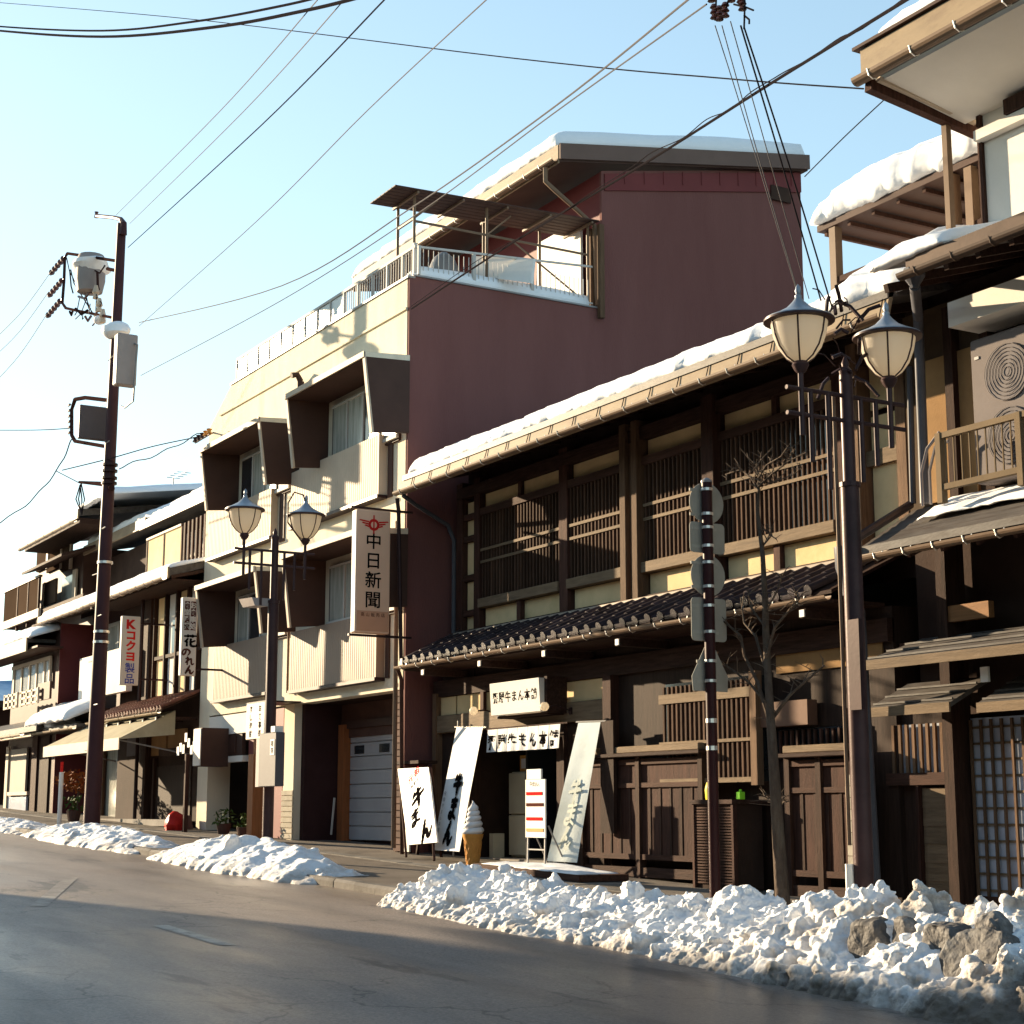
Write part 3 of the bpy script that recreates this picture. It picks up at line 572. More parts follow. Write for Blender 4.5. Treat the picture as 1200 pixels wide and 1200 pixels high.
def fenceset(name, label, cat, x0, x1, y, zt, npl, capx=.12, top=True, m=bwood, group='timber screens before the townhouse'):
    o = T(name, label, cat, (x0 + x1) / 2, y, group=group); g = G((x0 + x1) / 2); zb = g + .1
    f = box('frame_rail', dwoodh, o, x0, x1, y - .04, y + .04, zb, zb + .12); box('frame_rail', bwoodh, o, x0, x1, y - .045, y + .03, zb + .22, zb + .29)
    box('frame_rail', bwoodh, o, x0, x1, y - .045, y + .03, zt - .42, zt - .36); box('frame_rail', bwoodh, o, x0, x1, y - .045, y + .03, zt - .12, zt - .05)
    box('head_board', m, o, x0, x1, y - .01, y + .015, zt - .36, zt - .12)
    box('cap_board', dwoodh, o, x0 - capx, x1 + capx, y - .16, y + .14, zt - .02, zt + .03, bev=.008); box('cap_board', twoodh if top else dwoodh, o, x0 - capx * .3, x1 + capx * .3, y - .10, y + .09, zt + .03, zt + .12, bev=.012)
    for x in (x0, (x0 + x1) / 2, x1): piece('fence_post', dwood, o, x - .045, x + .045, y - .06, y + .05, g, zt - .02)
    for j in range(npl):
        a = x0 + (x1 - x0) * j / npl; b = x0 + (x1 - x0) * (j + 1) / npl
        piece('plank', m, o, a + .004, b - .004, y - .012, y + .012, zb + .29, zt - .42)
        piece('batten', dwood, o, b - .02, b + .02, y - .022, y - .0125, zb + .29, zt - .42)
    return o
fenceset('plank_fence', 'dark brown plank fence with a capped rail right of the shop entrance', 'fence', -19.75, -16.98, 12.62, .72, 12)
fenceset('plank_gate', 'narrow dark plank screen between the bare tree and the tall lamp post', 'gate', -15.3, -14.2, 12.62, .62, 5, .06)
o = T('block_stack', 'narrow stack of pale weathered blocks beside the foot of the tall lamp post', 'blocks', -14.05, 12.5)
for i in range(11): z = G(-14) + .1 + i * .125; piece('block', blockm, o, -14.13 + rnd.uniform(-.006, .006), -13.93, 12.42, 12.62, z, z + .117)
o = T('slatted_unit_cover', 'brown slatted cover of an outdoor unit between the fence and the bare tree', 'unit cover', -16.3, 12.5)
box('cover_body', dwall, o, -16.72, -16.0, 12.32, 12.75, G(-16) + .1, .08); box('cover_top', dwoodh, o, -16.8, -15.95, 12.26, 12.8, .08, .13)
for i in range(28): z = G(-16) + .16 + i * .034; piece('slat', bwoodh, o, -16.74, -15.98, 12.296, 12.318, z, z + .02)
for x in (-16.76, -15.98): piece('corner_post', bwood, o, x - .02, x + .02, 12.28, 12.34, G(-16) + .08, .08)
o = MB().lathe((-16.6, 12.45, .13), [(.0, 0), (.07, 0), (.08, .12), (.06, .2), (.025, .24), (.025, .3), (.0, .3)], 12).build('spray_bottle', yellow, smooth=True); tag(o, 'small yellow container standing on the slatted unit cover', 'bottle')
o = MB().box(-16.0, -15.92, 12.36, 12.44, .13, .22).tube([(-15.96, 12.40, .22), (-15.96, 12.40, .25)], .02, 8).build('lime_box', lime, bev=.01); tag(o, 'bright lime green little box beside the tree trunk', 'box')

# ---- things at the shop entrance
o = T('shop_signboard', 'cream framed signboard with brushed characters over the shop entrance', 'sign', -21.2, 12.7, 1.4)
MB().hexa([(-21.92, 12.36, 1.40), (-20.48, 12.36, 1.40), (-20.48, 12.46, 1.40), (-21.92, 12.46, 1.40), (-21.92, 12.33, 1.88), (-20.48, 12.33, 1.88), (-20.48, 12.43, 1.88), (-21.92, 12.43, 1.88)]).build('board', wplast, o, bev=.006)
box('support', dwoodh, o, -21.92, -20.48, 12.47, 12.76, 1.36, 1.395); box('support', dwoodh, o, -20.475, -20.40, 12.42, 12.76, 1.38, 1.9)
tl = Vector((0, -.03, .48)).normalized(); lettering('飛騨牛まん本舗', blackp, o, (-21.2, 12.345, 1.66), (1, 0, 0), tl, .17, False, 1.1, .02, lift=.003)
for u, v in ((555, 833), (638, 828)):
    x, z = W(u, v, 12.3); q = T('spot_lamp', 'round white lamp on a short arm at the %s end of the shop signboard' % ('left' if u < 600 else 'right'), 'lamp', x, 12.6, z, 'lamps beside the shop signboard')
    MB().tube([(x, 12.75, z - .05), (x, 12.5, z + .02), (x, 12.36, z)], .012, 6).build('arm', darkmet, q)
    MB().lathe((x, 12.3, z - .065), [(0, 0), (.035, .008), (.06, .035), (.068, .065), (.06, .095), (.035, .122), (0, .13)], 14).build('globe', lampglass, q, smooth=True); box('mount', darkmet, q, x - .03, x + .03, 12.72, 12.76, z - .1, z)
o = T('noren_curtain', 'short white split curtain with seven characters across the shop doorway', 'curtain', -21.3, 12.55, .9)
MB().tube([(-22.45, 12.58, 1.225), (-20.1, 12.58, 1.225)], .014, 6).build('rod', bwood, o)
nw = [-22.38 + i * .302 for i in range(8)]
for i, ch in enumerate('飛騨牛まん本舗'):
    a, b = nw[i] + .004, nw[i + 1] - .004; vs = []; n = 6
    for k in range(n + 1):
        for j in range(5): t = k / n; zz = 1.215 - .34 * j / 4; vs.append((a + (b - a) * t, 12.56 + .012 * math.sin(t * 6 + i) * j / 4 - .006 * j, zz))
    MB().add(vs, [(k * 5 + j, k * 5 + j + 1, (k + 1) * 5 + j + 1, (k + 1) * 5 + j) for k in range(n) for j in range(4)]).build('curtain_strip', cloth, o)
    lettering(ch, blackp, o, ((a + b) / 2, 12.542, 1.02), (1, 0, 0), (0, 0, 1), .24, bold=.02)
def banner(name, label, P, m, par_pole=True, y=12.35, sag=.0):
    """P: four corners top-left, top-right, bottom-right, bottom-left in (x, y, z)"""
    o = T(name, label, 'banner', P[2][0], P[2][1]); A_, B_, C_, D_ = [Vector(p) for p in P]; n, k = 8, 18; vs = []
    for j in range(k + 1):
        for i in range(n + 1):
            s, t = i / n, j / k; p = (A_ * (1 - s) + B_ * s) * (1 - t) + (D_ * (1 - s) + C_ * s) * t
            nv = (B_ - A_).cross(A_ - D_).normalized(); p = p + nv * (sag * math.sin(math.pi * s) * math.sin(math.pi * t) + .008 * math.sin(s * 7 + t * 3) * t); vs.append(p)
    MB().add(vs, [(j * (n + 1) + i, (j + 1) * (n + 1) + i, (j + 1) * (n + 1) + i + 1, j * (n + 1) + i + 1) for j in range(k) for i in range(n)]).build('cloth', m, o, smooth=True)
    rd = (B_ - A_).normalized()
    MB().tube([A_ - rd * .05, B_ + rd * .12], .013, 6).build('top_rod', bandm, o)
    return o, A_, B_, C_, D_
def corner(u, v, y): x, z = W(u, v, y); return (x, y, z)
P = [corner(535, 852, 12.62), corner(566, 852, 12.55), corner(538, 998, 11.75), corner(507, 996, 11.8)]
o, A_, B_, C_, D_ = banner('slanting_banner', 'narrow white slanting cloth banner with black brushed characters left of the shop doorway', P, cloth)
ax = (D_ - A_).normalized(); rr = (B_ - A_).normalized(); Lb = (D_ - A_).length; mid = (A_ + B_) / 2
for i, ch in enumerate('牛まん'):
    c = (A_ + B_) / 2 * (1 - (.48 + i * .19)) + (C_ + D_) / 2 * (.48 + i * .19); nrm = rr.cross(-ax).normalized()
    brush(ch, blackp, o, c + nrm * .012, rr, -ax, .40, 1.4, .8)
lettering('飛騨牛まん本舗', clothd, o, (A_ * .3 + D_ * .7) * 1.0 + rr * .09 + rr.cross(-ax).normalized() * .012, rr, -ax, .085, True, 1.25)
MB().tube([A_ + Vector((0, .03, .1)), (A_.x - .05, 12.6, G(A_.x) + .05)], .014, 6).build('pole', bandm, o)
P = [corner(678, 846, 12.45), corner(704, 845, 12.5), corner(676, 1011, 12.2), corner(641, 1009, 12.05)]
o, A_, B_, C_, D_ = banner('slanting_banner', 'wide pale bluish slanting cloth banner with faded print right of the shop doorway', P, clothb)
ax = (D_ - A_).normalized(); rr = (B_ - A_).normalized(); nn = rr.cross(-ax).normalized()
for i, ch in enumerate('牛まん'): brush(ch, clothf, o, (A_ + B_) / 2 * (.5 - i * .16) + (C_ + D_) / 2 * (.5 + i * .16) + nn * .012, rr, -ax, .34, .9, .8)
box('backing_board', dwood, o, B_.x - .02, B_.x + .30, 12.5, 12.55, -.3, 1.2)
# A-board, cone, menu stand, fridge, sign trestle
def cornerp(u, v):
    y = 11.8
    for _ in range(30): x, z = W(u, v, y); y = 11.6 + .3 * (z + .6)
    return (x, y, z)
o = T('a_board', 'white standing board with red heading and big black brushed characters beside the garage', 'sign', -25.2, 11.9)
q = [cornerp(466, 901), cornerp(502, 899), cornerp(512, 987), cornerp(478, 990)]
TL, TR, BRr, BL = [Vector(p) for p in q]; nn = (TR - TL).cross(TL - BL).normalized()
MB().ex([BL, BRr, TR, TL], -nn * .03).build('panel', whitep, o); ax = ((BL + BRr) / 2 - (TL + TR) / 2); rr = (BRr - BL).normalized(); up = -ax.normalized(); rr = (rr - up * rr.dot(up)).normalized()
def onb(s, t): return (TL * (1 - s) + TR * s) * (1 - t) + (BL * (1 - s) + BRr * s) * t
lettering('元祖', redp, o, onb(.5, .10), rr, up, .16, False, 1.1, .03); lettering('飛騨牛', blackp, o, onb(.5, .21), rr, up, .075, False, 1.2, .015)
brush('牛', blackp, o, onb(.55, .40), rr, up, .38, 1.15); brush('ま', blackp, o, onb(.38, .66), rr, up, .30, 1.25); brush('ん', blackp, o, onb(.68, .82), rr, up, .38, 1.3, .9)
gy = lambda x: G(x) + .08
for s in (0, 1):
    t = onb(s, 0); MB().bar(t - nn * .03, (onb(s, 1).x, 11.6, gy(t.x)), .035).build('leg', bwood, o); MB().bar(t - nn * .04, (t.x - .25, 12.35, gy(t.x)), .035).build('leg', bwood, o)
MB().bar((TL.x - .15, 12.2, -.25), (TR.x - .15, 12.2, -.25), .03).build('brace', twood, o); box('back_panel', whitep, o, TL.x - .22, TL.x - .05, 12.22, 12.25, -.65, -.3)
cx_, cz_ = W(554, 1010, 11.9); o = T('ice_cream_model', 'large white swirled soft ice cream in an orange cone beside the shop doorway', 'display', cx_, 11.9, G(cx_) + .08)
g = G(cx_) + .08
MB().lathe((cx_, 11.9, g), [(.0, 0), (.115, 0), (.12, .02), (.165, .44), (.19, .50), (.20, .56), (.0, .56)], 20).build('cone', coneo, o, smooth=True)
def swirl_tiers(c, z0):
    pr = []; r = .215; z = z0; tiers = 5
    for k in range(tiers):
        hh = .125 - k * .011
        for a in range(7): th = math.pi * a / 6; pr.append((max(.012, r * .80 + r * .20 * math.sin(th)), z + hh * a / 6))
        z += hh; r *= .83
    pr += [(.05, z + .03), (.02, z + .075), (.0, z + .085)]; return pr
mb = MB(); pr = swirl_tiers(None, .55); mb.lathe((cx_, 11.9, g), [(0, .55)] + pr, 24)
tw = []
for v in mb.v:
    a = math.atan2(v[1] - 11.9, v[0] - cx_); tw.append((v[0] + .02 * math.sin((v[2] - g) * 9), v[1], v[2] + .045 * (a / math.pi) * (1 if v[2] > g + .56 else 0)))
mb.v = tw; mb.build('swirl', conew, o, smooth=True)
mb = MB()
for k in range(10):
    for sg in (1, -1):
        pts = []
        for j in range(9): t = j / 8; a = k * math.pi / 5 + sg * t * 1.3; r = .122 + .045 * t; pts.append((cx_ + r * math.cos(a), 11.9 + r * math.sin(a), g + .03 + .40 * t))
        mb.tube(pts, .006, 4, False)
mb.build('waffle_ridges', coneo, o, stuff=True); o.scale = (.78, .78, .78)
o = T('menu_stand', 'slim metal stand with white menu card of food pictures in front of the doorway', 'menu stand', *W(630, 1000, 11.9)[:1], 11.9)
mx0 = W(621, 950, 11.9)[0]; mx1 = W(641, 950, 11.9)[0]; g = gy(mx0)
for x in (mx0, mx1): MB().bar((x, 11.88, .0), (x, 11.86, g), .02).build('leg', greymet, o); MB().bar((x, 11.92, -.2), (x, 12.25, g), .018).build('leg', greymet, o)
MB().bar((mx0, 11.87, g + .3), (mx1, 11.87, g + .3), .018).build('brace', greymet, o)
box('menu_card', whitep, o, mx0 - .02, mx1 + .05, 11.84, 11.86, g + .46, .42); box('header_card', whitep, o, mx0 + .02, mx1 - .05, 11.835, 11.86, .422, .56)
for k, (zz, c) in enumerate(((.24, redp), (.09, brownp), (-.10, redp), (-.25, coneo))): box('menu_picture', c, o, mx0 + .01, mx1 - .02 + .03 * (k % 2), 11.832, 11.838, zz - .03, zz + .012)
lettering('牛まん', blackp, o, ((mx0 + mx1) / 2, 11.83, .36), (1, 0, 0), (0, 0, 1), .07, False, 1.2, .01)
o = T('refrigerator', 'cream upright refrigerator standing inside the dim shop doorway', 'refrigerator', -22.0, 13.6, G(-22) + .12)
g = G(-22) + .12
box('body', fridgem, o, -22.95, -22.0, 13.3, 13.9, g, .60, bev=.02); box('upper_door', fridgem, o, -22.93, -22.02, 13.25, 13.295, -.05, .58, bev=.01); box('lower_door', fridgem, o, -22.93, -22.02, 13.25, 13.295, g + .04, -.07, bev=.01); box('handle', greymet, o, -22.1, -22.07, 13.22, 13.25, -.4, -.1)
o = T('goods_box', 'small carton standing on top of the refrigerator in the shop doorway', 'box', -22.4, 13.5, .6); box('carton', coneo, o, -22.75, -22.25, 13.35, 13.6, .6, .85); box('carton_label', whitep, o, -22.7, -22.35, 13.343, 13.349, .65, .8)
o = T('poster_frame', 'framed food poster hanging on the wall inside the shop doorway', 'poster', -22.0, 15.7, .4); box('frame', dwood, o, -24.0, -21.6, 15.74, 15.79, .3, 1.1); box('picture', mat('poster_print', (.25, .12, .07), .5, .6, 5, 0, col2=(.5, .35, .12), c2=.5), o, -23.9, -21.7, 15.72, 15.738, .36, 1.04)
o = T('side_cabinet', 'low cream box on the floor just left of the refrigerator', 'cabinet', -21.1, 13.3, G(-21) + .12); box('body', fridgem, o, -23.1, -22.98, 13.0, 13.2, G(-22) + .12, -.35)
o = T('snowy_board', 'flat wooden board lying on the ground dusted with snow before the right banner', 'board', -19.5, 11.8)
slab('plank', bwoodh, -20.6, -17.9, 11.35, 12.1, .09, .17, o); 
o2 = roof_snow(o, -20.5, -18.0, 11.42, 12.05, G(-19.3) + .17, 0, .035, 21, rag=.02)
for v in o2.data.vertices: v.co.z += -.03 * (v.co.x)
o = T('standing_rack', 'dark trestle sign rack standing behind the white brushed board', 'rack', -25.5, 12.6)
for x in (-25.0, -24.3): MB().bar((x, 12.35, gy(x)), (x, 12.5, .75), .04).build('leg', dwood, o)
box('shelf', dwoodh, o, -25.1, -24.2, 12.3, 12.65, .75, .80); box('shelf', dwoodh, o, -25.0, -24.3, 12.38, 12.55, .2, .24)

# ================================================================== PALE FOUR STOREY BUILDING WITH MAROON SIDE WALL
BX0, BX1, BY = -34.62, -24.73, 12.3
C = T('apartment_building', 'pale four storey building with maroon side wall, hooded windows and snowy roof terrace', 'building', -29.7, BY)
MB().ex([(BX0, BY, 1.98), (BX1 - .06, BY, 1.98), (BX1 - .06, BY, 9.06), (-33.3, BY, 9.06), (BX0, BY, 8.35)], (0, .3, 0)).build('front_wall', wbwall, C)
MB().ex([(BX1 - .07, BY + .01, -1.2), (BX1 - .07, 21.1, -1.2), (BX1 - .07, 21.1, 12.78), (BX1 - .07, 16.29, 11.8), (BX1 - .07, 16.29, 9.1), (BX1 - .07, BY + .01, 9.1)], (.07, 0, 0)).build('side_wall', redwall, C)
MB().ex([(BX0, BY + .3, 1.98), (BX0, 21, 1.98), (BX0, 21, 9.0), (BX0, BY + .3, 8.35)], (.2, 0, 0)).build('far_side_wall', wbwall, C)
box('terrace_floor', conc, C, BX0 + .3, BX1 - .08, BY + .3, 21, 8.7, 8.82)
box('coping', greymet, C, -33.3, BX1 + .01, BY - .03, BY + .12, 9.062, 9.10); box('side_coping', greymet, C, BX1 - .12, BX1 + .03, BY + .12, 16.27, 9.102, 9.13)
box('ledge', wbwall, C, -33.9, BX1 - .05, BY - .035, BY - .001, 8.5, 8.54)
# fourth storey
box('top_storey_wall', redcorr, C, -33.2, BX1 - .08, 16.3, 16.5, 8.82, 11.8); 
MB().ex([(BX1 - .0, 16.35, 11.42), (BX1 - .0, 21.1, 12.3), (BX1, 21.1, 12.72), (BX1, 16.35, 11.75)], (.03, 0, 0)).build('gable_sheet', redcorr, C)
for i in range(10): y = 16.8 + i * .45; MB().bar((BX1 + .035, y, 11.55 + (y - 16.35) * .185), (BX1 + .035, y, 11.78 + (y - 16.35) * .2), .02).build('sheet_rib', redcorr, C)
box('gable_vent', dwall, C, BX1 + .03, BX1 + .06, 20.3, 20.8, 12.0, 12.3)
rf = MB().ex([(-33.6, 15.3, 11.74), (-33.6, 21.2, 12.74), (-33.6, 21.2, 13.05), (-33.6, 15.3, 12.06)], (9.0, 0, 0)).build('roof', finm, C)
MB().ex([(-24.6, 15.28, 11.78), (-24.6, 21.22, 12.77), (-24.6, 21.22, 13.07), (-24.6, 15.28, 12.08)], (.05, 0, 0)).build('barge_board', mat('barge_brown', (.24, .165, .14), .7, .1, 1, .05, 20), rf)
gutter(rf, -33.6, -24.62, 15.2, 11.80, .07); box('eave_board', tin, rf, -33.6, -24.62, 15.27, 15.3, 11.72, 12.07)
MB().tube([(-24.95, 15.2, 11.72), (-24.95, 15.2, 11.45), (-24.85, 15.3, 11.3), (-24.85, 16.2, 10.75), (-24.85, 16.25, 9.2)], .045, 8).build('downpipe', gutterm, C, smooth=True)
roof_snow(C, -33.6, -24.62, 15.3, 21.15, 12.07, .168, .36, 11, dx=.12, rag=.03)
# terrace: screens, rail, canopy, snow
scr = box('white_screen', whitep, C, W(632, 300, 16.15)[0], W(683, 300, 16.15)[0], 16.1, 16.15, 8.9, 10.95)
for u in (693, 704): x = W(u, 300, 16.2)[0]; box('door_post', twood, C, x - .05, x + .05, 16.15, 16.25, 8.9, 10.7)
o = T('leaning_sheet', 'pale board leaning on the snowy roof terrace behind the railing', 'board', -27, 14.5, 8.82); MB().ex([W3 for W3 in (P3(555, 300, 14.2), P3(625, 303, 14.6), P3(622, 332, 14.3), P3(552, 322, 13.9))], (0, .05, 0)).build('panel', wplast, o)
o = T('covered_bundle', 'grey bundle under a cover standing on the roof terrace behind the rail corner', 'bundle', -26.2, 13.6, 8.82); c = P3(520, 305, 13.4)
MB().lathe((c.x, 13.4, 8.82), [(0, 0), (.32, 0), (.36, .3), (.30, .75), (.2, 1.0), (.06, 1.12), (0, 1.13)], 12).build('cover', greymet, o, smooth=True)
rl = T('terrace_railing', 'white metal railing with clear panels round the roof terrace', 'railing', -29, 12.45, 9.1)
box('top_rail', alu, rl, -33.3, -24.72, 12.40, 12.46, 9.62, 9.67)
for x in [-33.28 + i * .62 for i in range(15)]: piece('rail_post', alu, rl, x - .02, x + .02, 12.40, 12.45, 9.1, 9.62)
for i in range(9): x = -33.26 + i * .62; piece('clear_panel', gl2, rl, x + .01, x + .58, 12.42, 12.43, 9.14, 9.61)
for i in range(28): x = -27.6 + i * .1; piece('baluster', alu, rl, x - .006, x + .006, 12.42, 12.435, 9.12, 9.62)
z1 = WX(694, 314, -24.78)[1]
MB().bar((-24.78, 12.43, 9.66), (-24.78, 16.1, z1 + .02), .035).build('side_top_rail', alu, rl); MB().bar((-24.78, 12.43, 9.2), (-24.78, 16.1, 9.2), .03).build('side_low_rail', alu, rl)
for i in range(36): y = 12.5 + i * .1; piece('baluster', alu, rl, -24.785, -24.775, y - .006, y + .006, 9.14, 9.64)
for y in (12.43, 13.6, 14.8): piece('rail_post', alu, rl, -24.81, -24.75, y - .03, y + .03, 9.1, 9.72)
o = T('terrace_canopy', 'light pipe framed canopy with slatted roof over the roof terrace', 'canopy', -25.6, 14.2, 9.1)
ck = lambda y: 10.60 + (y - 12) * .03
for i in range(7): x = -25.55 + i * .148; MB().bar((x, 11.95, ck(11.95) + .03), (x, 16.15, ck(16.15) + .03), .125, .02).build('roof_slat', finm, o)
for y in (12.4, 13.3, 14.2, 15.1, 16.0): MB().bar((-25.6, y, ck(y) - .02), (-24.6, y, ck(y) - .02), .04).build('cross_beam', gutterm, o)
for x, y in ((-25.5, 12.45), (-24.85, 12.45), (-24.85, 13.9), (-25.5, 14.2), (-24.85, 16.05), (-25.5, 15.4)): MB().tube([(x, y, 9.1), (x, y, ck(y))], .028, 6).build('post', gutterm, o)
MB().bar((-25.5, 12.45, 10.2), (-24.85, 12.45, 10.2), .035).build('tie', gutterm, o); MB().bar((-24.85, 12.45, 10.15), (-24.85, 16.05, 10.15), .035).build('tie', gutterm, o)
for a, b in (((-24.85, 12.45, 10.2), (-24.85, 12.9, 10.6)), ((-24.85, 13.9, 10.15), (-24.85, 14.4, 10.6)), ((-24.85, 16.05, 9.2), (-24.85, 14.4, 10.15)), ((-25.5, 12.45, 10.2), (-25.5, 12.9, 10.6))): MB().bar(a, b, .025).build('brace', gutterm, o)
roof_snow(C, -24.73 - 3.0, -24.76, 12.5, 15.0, 8.85, .02, .34, 5, rag=.03)
sn = roof_snow(C, -24.70 - .5, -24.74, 12.45, 16.0, 9.12, 0, .26, 15, rag=.05)
# hooded windows
def hood(x0, x1, zt, zb, idx):
    h = MB().ex([(x0, 11.45, zt - .08), (x0, BY, zt - .04), (x0, BY, zt + .06), (x0, 11.45, zt)], (x1 - x0, 0, 0)).build('window_hood', wbwall, C)
    MB().ex([(x0 + .05, 11.47, zt - .10), (x0 + .05, BY, zt - .06), (x0 + .05, BY, zt - .045), (x0 + .05, 11.47, zt - .085)], (x1 - x0 - .1, 0, 0)).build('hood_lining', finm, h)
    for x in (x0, x1 - .07):
        MB().ex([(x, 11.46, zt - .081), (x, BY, zt - .041), (x, BY, zb + .02), (x, 11.63, zb - .04)], (.07, 0, 0)).build('side_fin', finm, h)
        MB().ex([(x - .01, 11.435, zt + .002), (x - .01, 11.46, zt + .002), (x - .01, 11.64, zb - .05), (x - .01, 11.60, zb - .05)], (.09, 0, 0)).build('fin_edge', finedge, h)
    MB().box(x0 - .01, x1 + .01, 11.425, 11.449, zt - .09, zt + .01).build('front_trim', finedge, h)
    wz0, wz1 = zb + .05, zt - .25
    wn = box('window', finm, C, x0 + .35, x1 - .3, BY - .05, BY - .002, wz0 - .1, wz1 + .06)
    n = 4
    for i in range(n):
        a = x0 + .38 + (x1 - x0 - .71) * i / n; b = x0 + .38 + (x1 - x0 - .71) * (i + 1) / n
        box('pane', glassl if (i + idx) % 3 else glassd, wn, a + .03, b - .03, BY - .06, BY - .052, wz0, wz1); box('sash', alu, wn, b - .025, b + .025, BY - .085, BY - .052, wz0 - .03, wz1)
    box('sash', alu, wn, x0 + .38, x1 - .33, BY - .085, BY - .055, wz1, wz1 + .035); box('sill', alu, wn, x0 + .35, x1 - .3, BY - .10, BY - .05, wz0 - .06, wz0)
HL = (-32.72, -29.4); HR = (-28.1, -24.66)
hood(*HL, 7.45, 6.2, 0); hood(*HR, 7.60, 6.28, 1); hood(*HL, 4.55, 3.34, 2); hood(*HR, 4.6, 3.32, 1)
box('brow_panel', cream, C, -28.3, -27.2, 12.26, 12.299, 7.68, 7.9)
def apron(x0, x1, z0, z1, m=mauve):
    a = box('apron_panel', m, C, x0, x1, BY - .16, BY - .001, z0, z1)
    n = int((x1 - x0) / .085); mb = MB()
    for i in range(n): x = x0 + .04 + i * (x1 - x0 - .06) / n; mb.box(x - .014, x + .014, BY - .1645, BY - .161, z0, z1)
    mb.build('corrugation', m, a, stuff=True); box('apron_foot', darkmet, a, x0 - .03, x1 + .03, BY - .2, BY + .0, z0 - .06, z0 - .002)
apron(-33.4, -30.42, 2.27, 3.38); apron(-29.24, -25.5, 2.22, 3.32); apron(-34.0, -30.42, 5.34, 6.3, finedge); apron(-29.4, -25.5, 5.36, 6.42, finedge)  # upper aprons take a paler sheet, strong sunlight put into the colour
box('painted_shadow_strip', finm, C, -25.42, -25.28, BY - .03, BY - .001, 2.2, 3.4); box('painted_shadow_strip', finm, C, -30.3, -30.05, BY - .03, BY - .001, 5.2, 6.3); box('painted_shadow_strip', finm, C, -25.42, -25.25, BY - .03, BY - .001, 5.3, 6.4)  # flat brown strips beside the aprons, shade put into the colour
MB().tube([(-29.55, 12.22, 2.2), (-29.55, 12.22, 4.4)], .025, 6).build('drain_pipe', gutterm, C); x, z = W(353, 430, 12.2); MB().tube([(x, 12.2, 8.2), (x, 12.2, 7.5)], .07, 8).build('vent_pipe', finm, C)
MB().tube([(x, 12.2, 8.2), (x, 12.12, 8.33), (x + .0, 12.0, 8.3)], .06, 8).build('vent_hood', finm, C)
MB().tube([(-24.86, 12.2, 4.8), (-24.86, 12.2, 1.0), (-24.86, 12.2, -.6)], .04, 8).build('drain_pipe', gutterm, C, smooth=True)
# ground floor
g = -.9
box('pier', wbwall, C, -34.62, -34.0, BY, BY + .5, g, 1.98); box('pier', wbwall, C, -29.85, -29.35, BY, 12.45, g, 1.98); box('pier', brickm, C, -25.12, -24.80, BY + .05, 13.3, g, 1.979)
for i in range(9):
    z = G(-29.6) + .1 + i * .1
    piece('brick', blockm, C, -29.87, -29.33, BY - .02, BY - .001, z, z + .085)
for i in range(24):
    z = G(-25) + .1 + i * .11; piece('brick', brickm, C, -25.12, -24.82, BY + .02, BY + .048, z, z + .095)
box('rear_wall', brwall, C, -34.0, -29.4, 14.35, 14.5, g, 1.98); box('garage_rear_wall', mat('dark_maroon', (.06, .028, .028), .7, .2, 2, .1, 30), C, -29.2, -24.8, 13.32, 13.45, g, 1.98); box('soffit', dwall, C, -34.6, -24.8, BY + .3, 14.4, 1.985, 2.05)
box('garage_side_wall', mat('dark_maroon', (.06, .028, .028)), C, -29.35, -29.2, 12.45, 13.4, g, 1.98); box('lintel_wall', brickm, C, -29.2, -25.13, 13.2, 13.31, 1.35, 1.98)
x0, x1 = W(411, 900, 13.24)[0], W(463, 900, 13.24)[0]; z0 = G(x0) + .1; z1 = W(437, 853, 13.24)[1]
gd = box('garage_door', offw, C, x0, x1, 13.26, 13.31, z0, z1); ns = 8
for i in range(ns):
    a = z0 + (z1 - z0) * i / ns; b = z0 + (z1 - z0) * (i + 1) / ns; piece('door_slat', offw, gd, x0 + .01, x1 - .01, 13.225, 13.259, a + .012, b - .008)
for k in (0, 1): xa = x0 + (.2 if k == 0 else (x1 - x0) - .62); box('door_window', glassd, gd, xa, xa + .42, 13.218, 13.224, z1 - (z1 - z0) * 2 / ns + .05, z1 - (z1 - z0) / ns - .05)
box('door_frame', orange, C, x0 - .28, x0 - .02, 13.1, 13.3, g, z1 + .1); box('door_frame', finm, C, x0 - .28, x1 + .1, 13.15, 13.199, z1 + .02, z1 + .16)
box('dark_door', dwall, C, -29.1, -28.3, 13.28, 13.315, g, 1.3)
# left shop bay
box('bay_band', wplast, C, -34.0, -31.6, BY + .0, BY + .12, 1.55, 1.95); box('bay_sill', wplast, C, -33.95, -32.0, BY, BY + .15, .98, 1.1)
tw_ = box('transom_window', finm, C, -33.9, -32.1, BY + .02, BY + .1, 1.1, 1.55); box('transom_panel', brwall, tw_, -33.7, -32.4, BY - .01, BY + .018, 1.16, 1.5)
box('inner_wall', dwall, C, -32.2, -30.0, BY + .3, BY + .45, g, 1.9); box('pier', redcorr, C, -31.8, -30.0, BY + .05, BY + .3, g, 1.95)
o = T('wooden_pillar', 'orange brown square wooden pillar with a cap beside the mid street lamp post', 'pillar', -30.9, 11.5); x = W(299, 930, 11.5)[0]
box('shaft', orange, o, x - .13, x + .13, 11.4, 11.62, G(x) + .05, W(299, 884, 11.5)[1]); box('top_stub', orange, o, x - .05, x + .05, 11.46, 11.56, W(299, 884, 11.5)[1], W(299, 866, 11.5)[1])
o = T('twin_column_sign', 'small cream box sign with two columns of brushed characters on the pale building', 'sign', -31.5, 11.7, 1.3)
xa, za = W(289, 823, 11.6); xb = W(311, 823, 11.6)[0]; zb = W(300, 866, 11.6)[1]; za = W(300, 824, 11.6)[1]
box('box', signwhite, o, xa, xb, 11.6, 11.75, zb, za, bev=.01); box('frame', darkmet, o, xa - .02, xb + .02, 11.61, 12.3, za, za + .03)
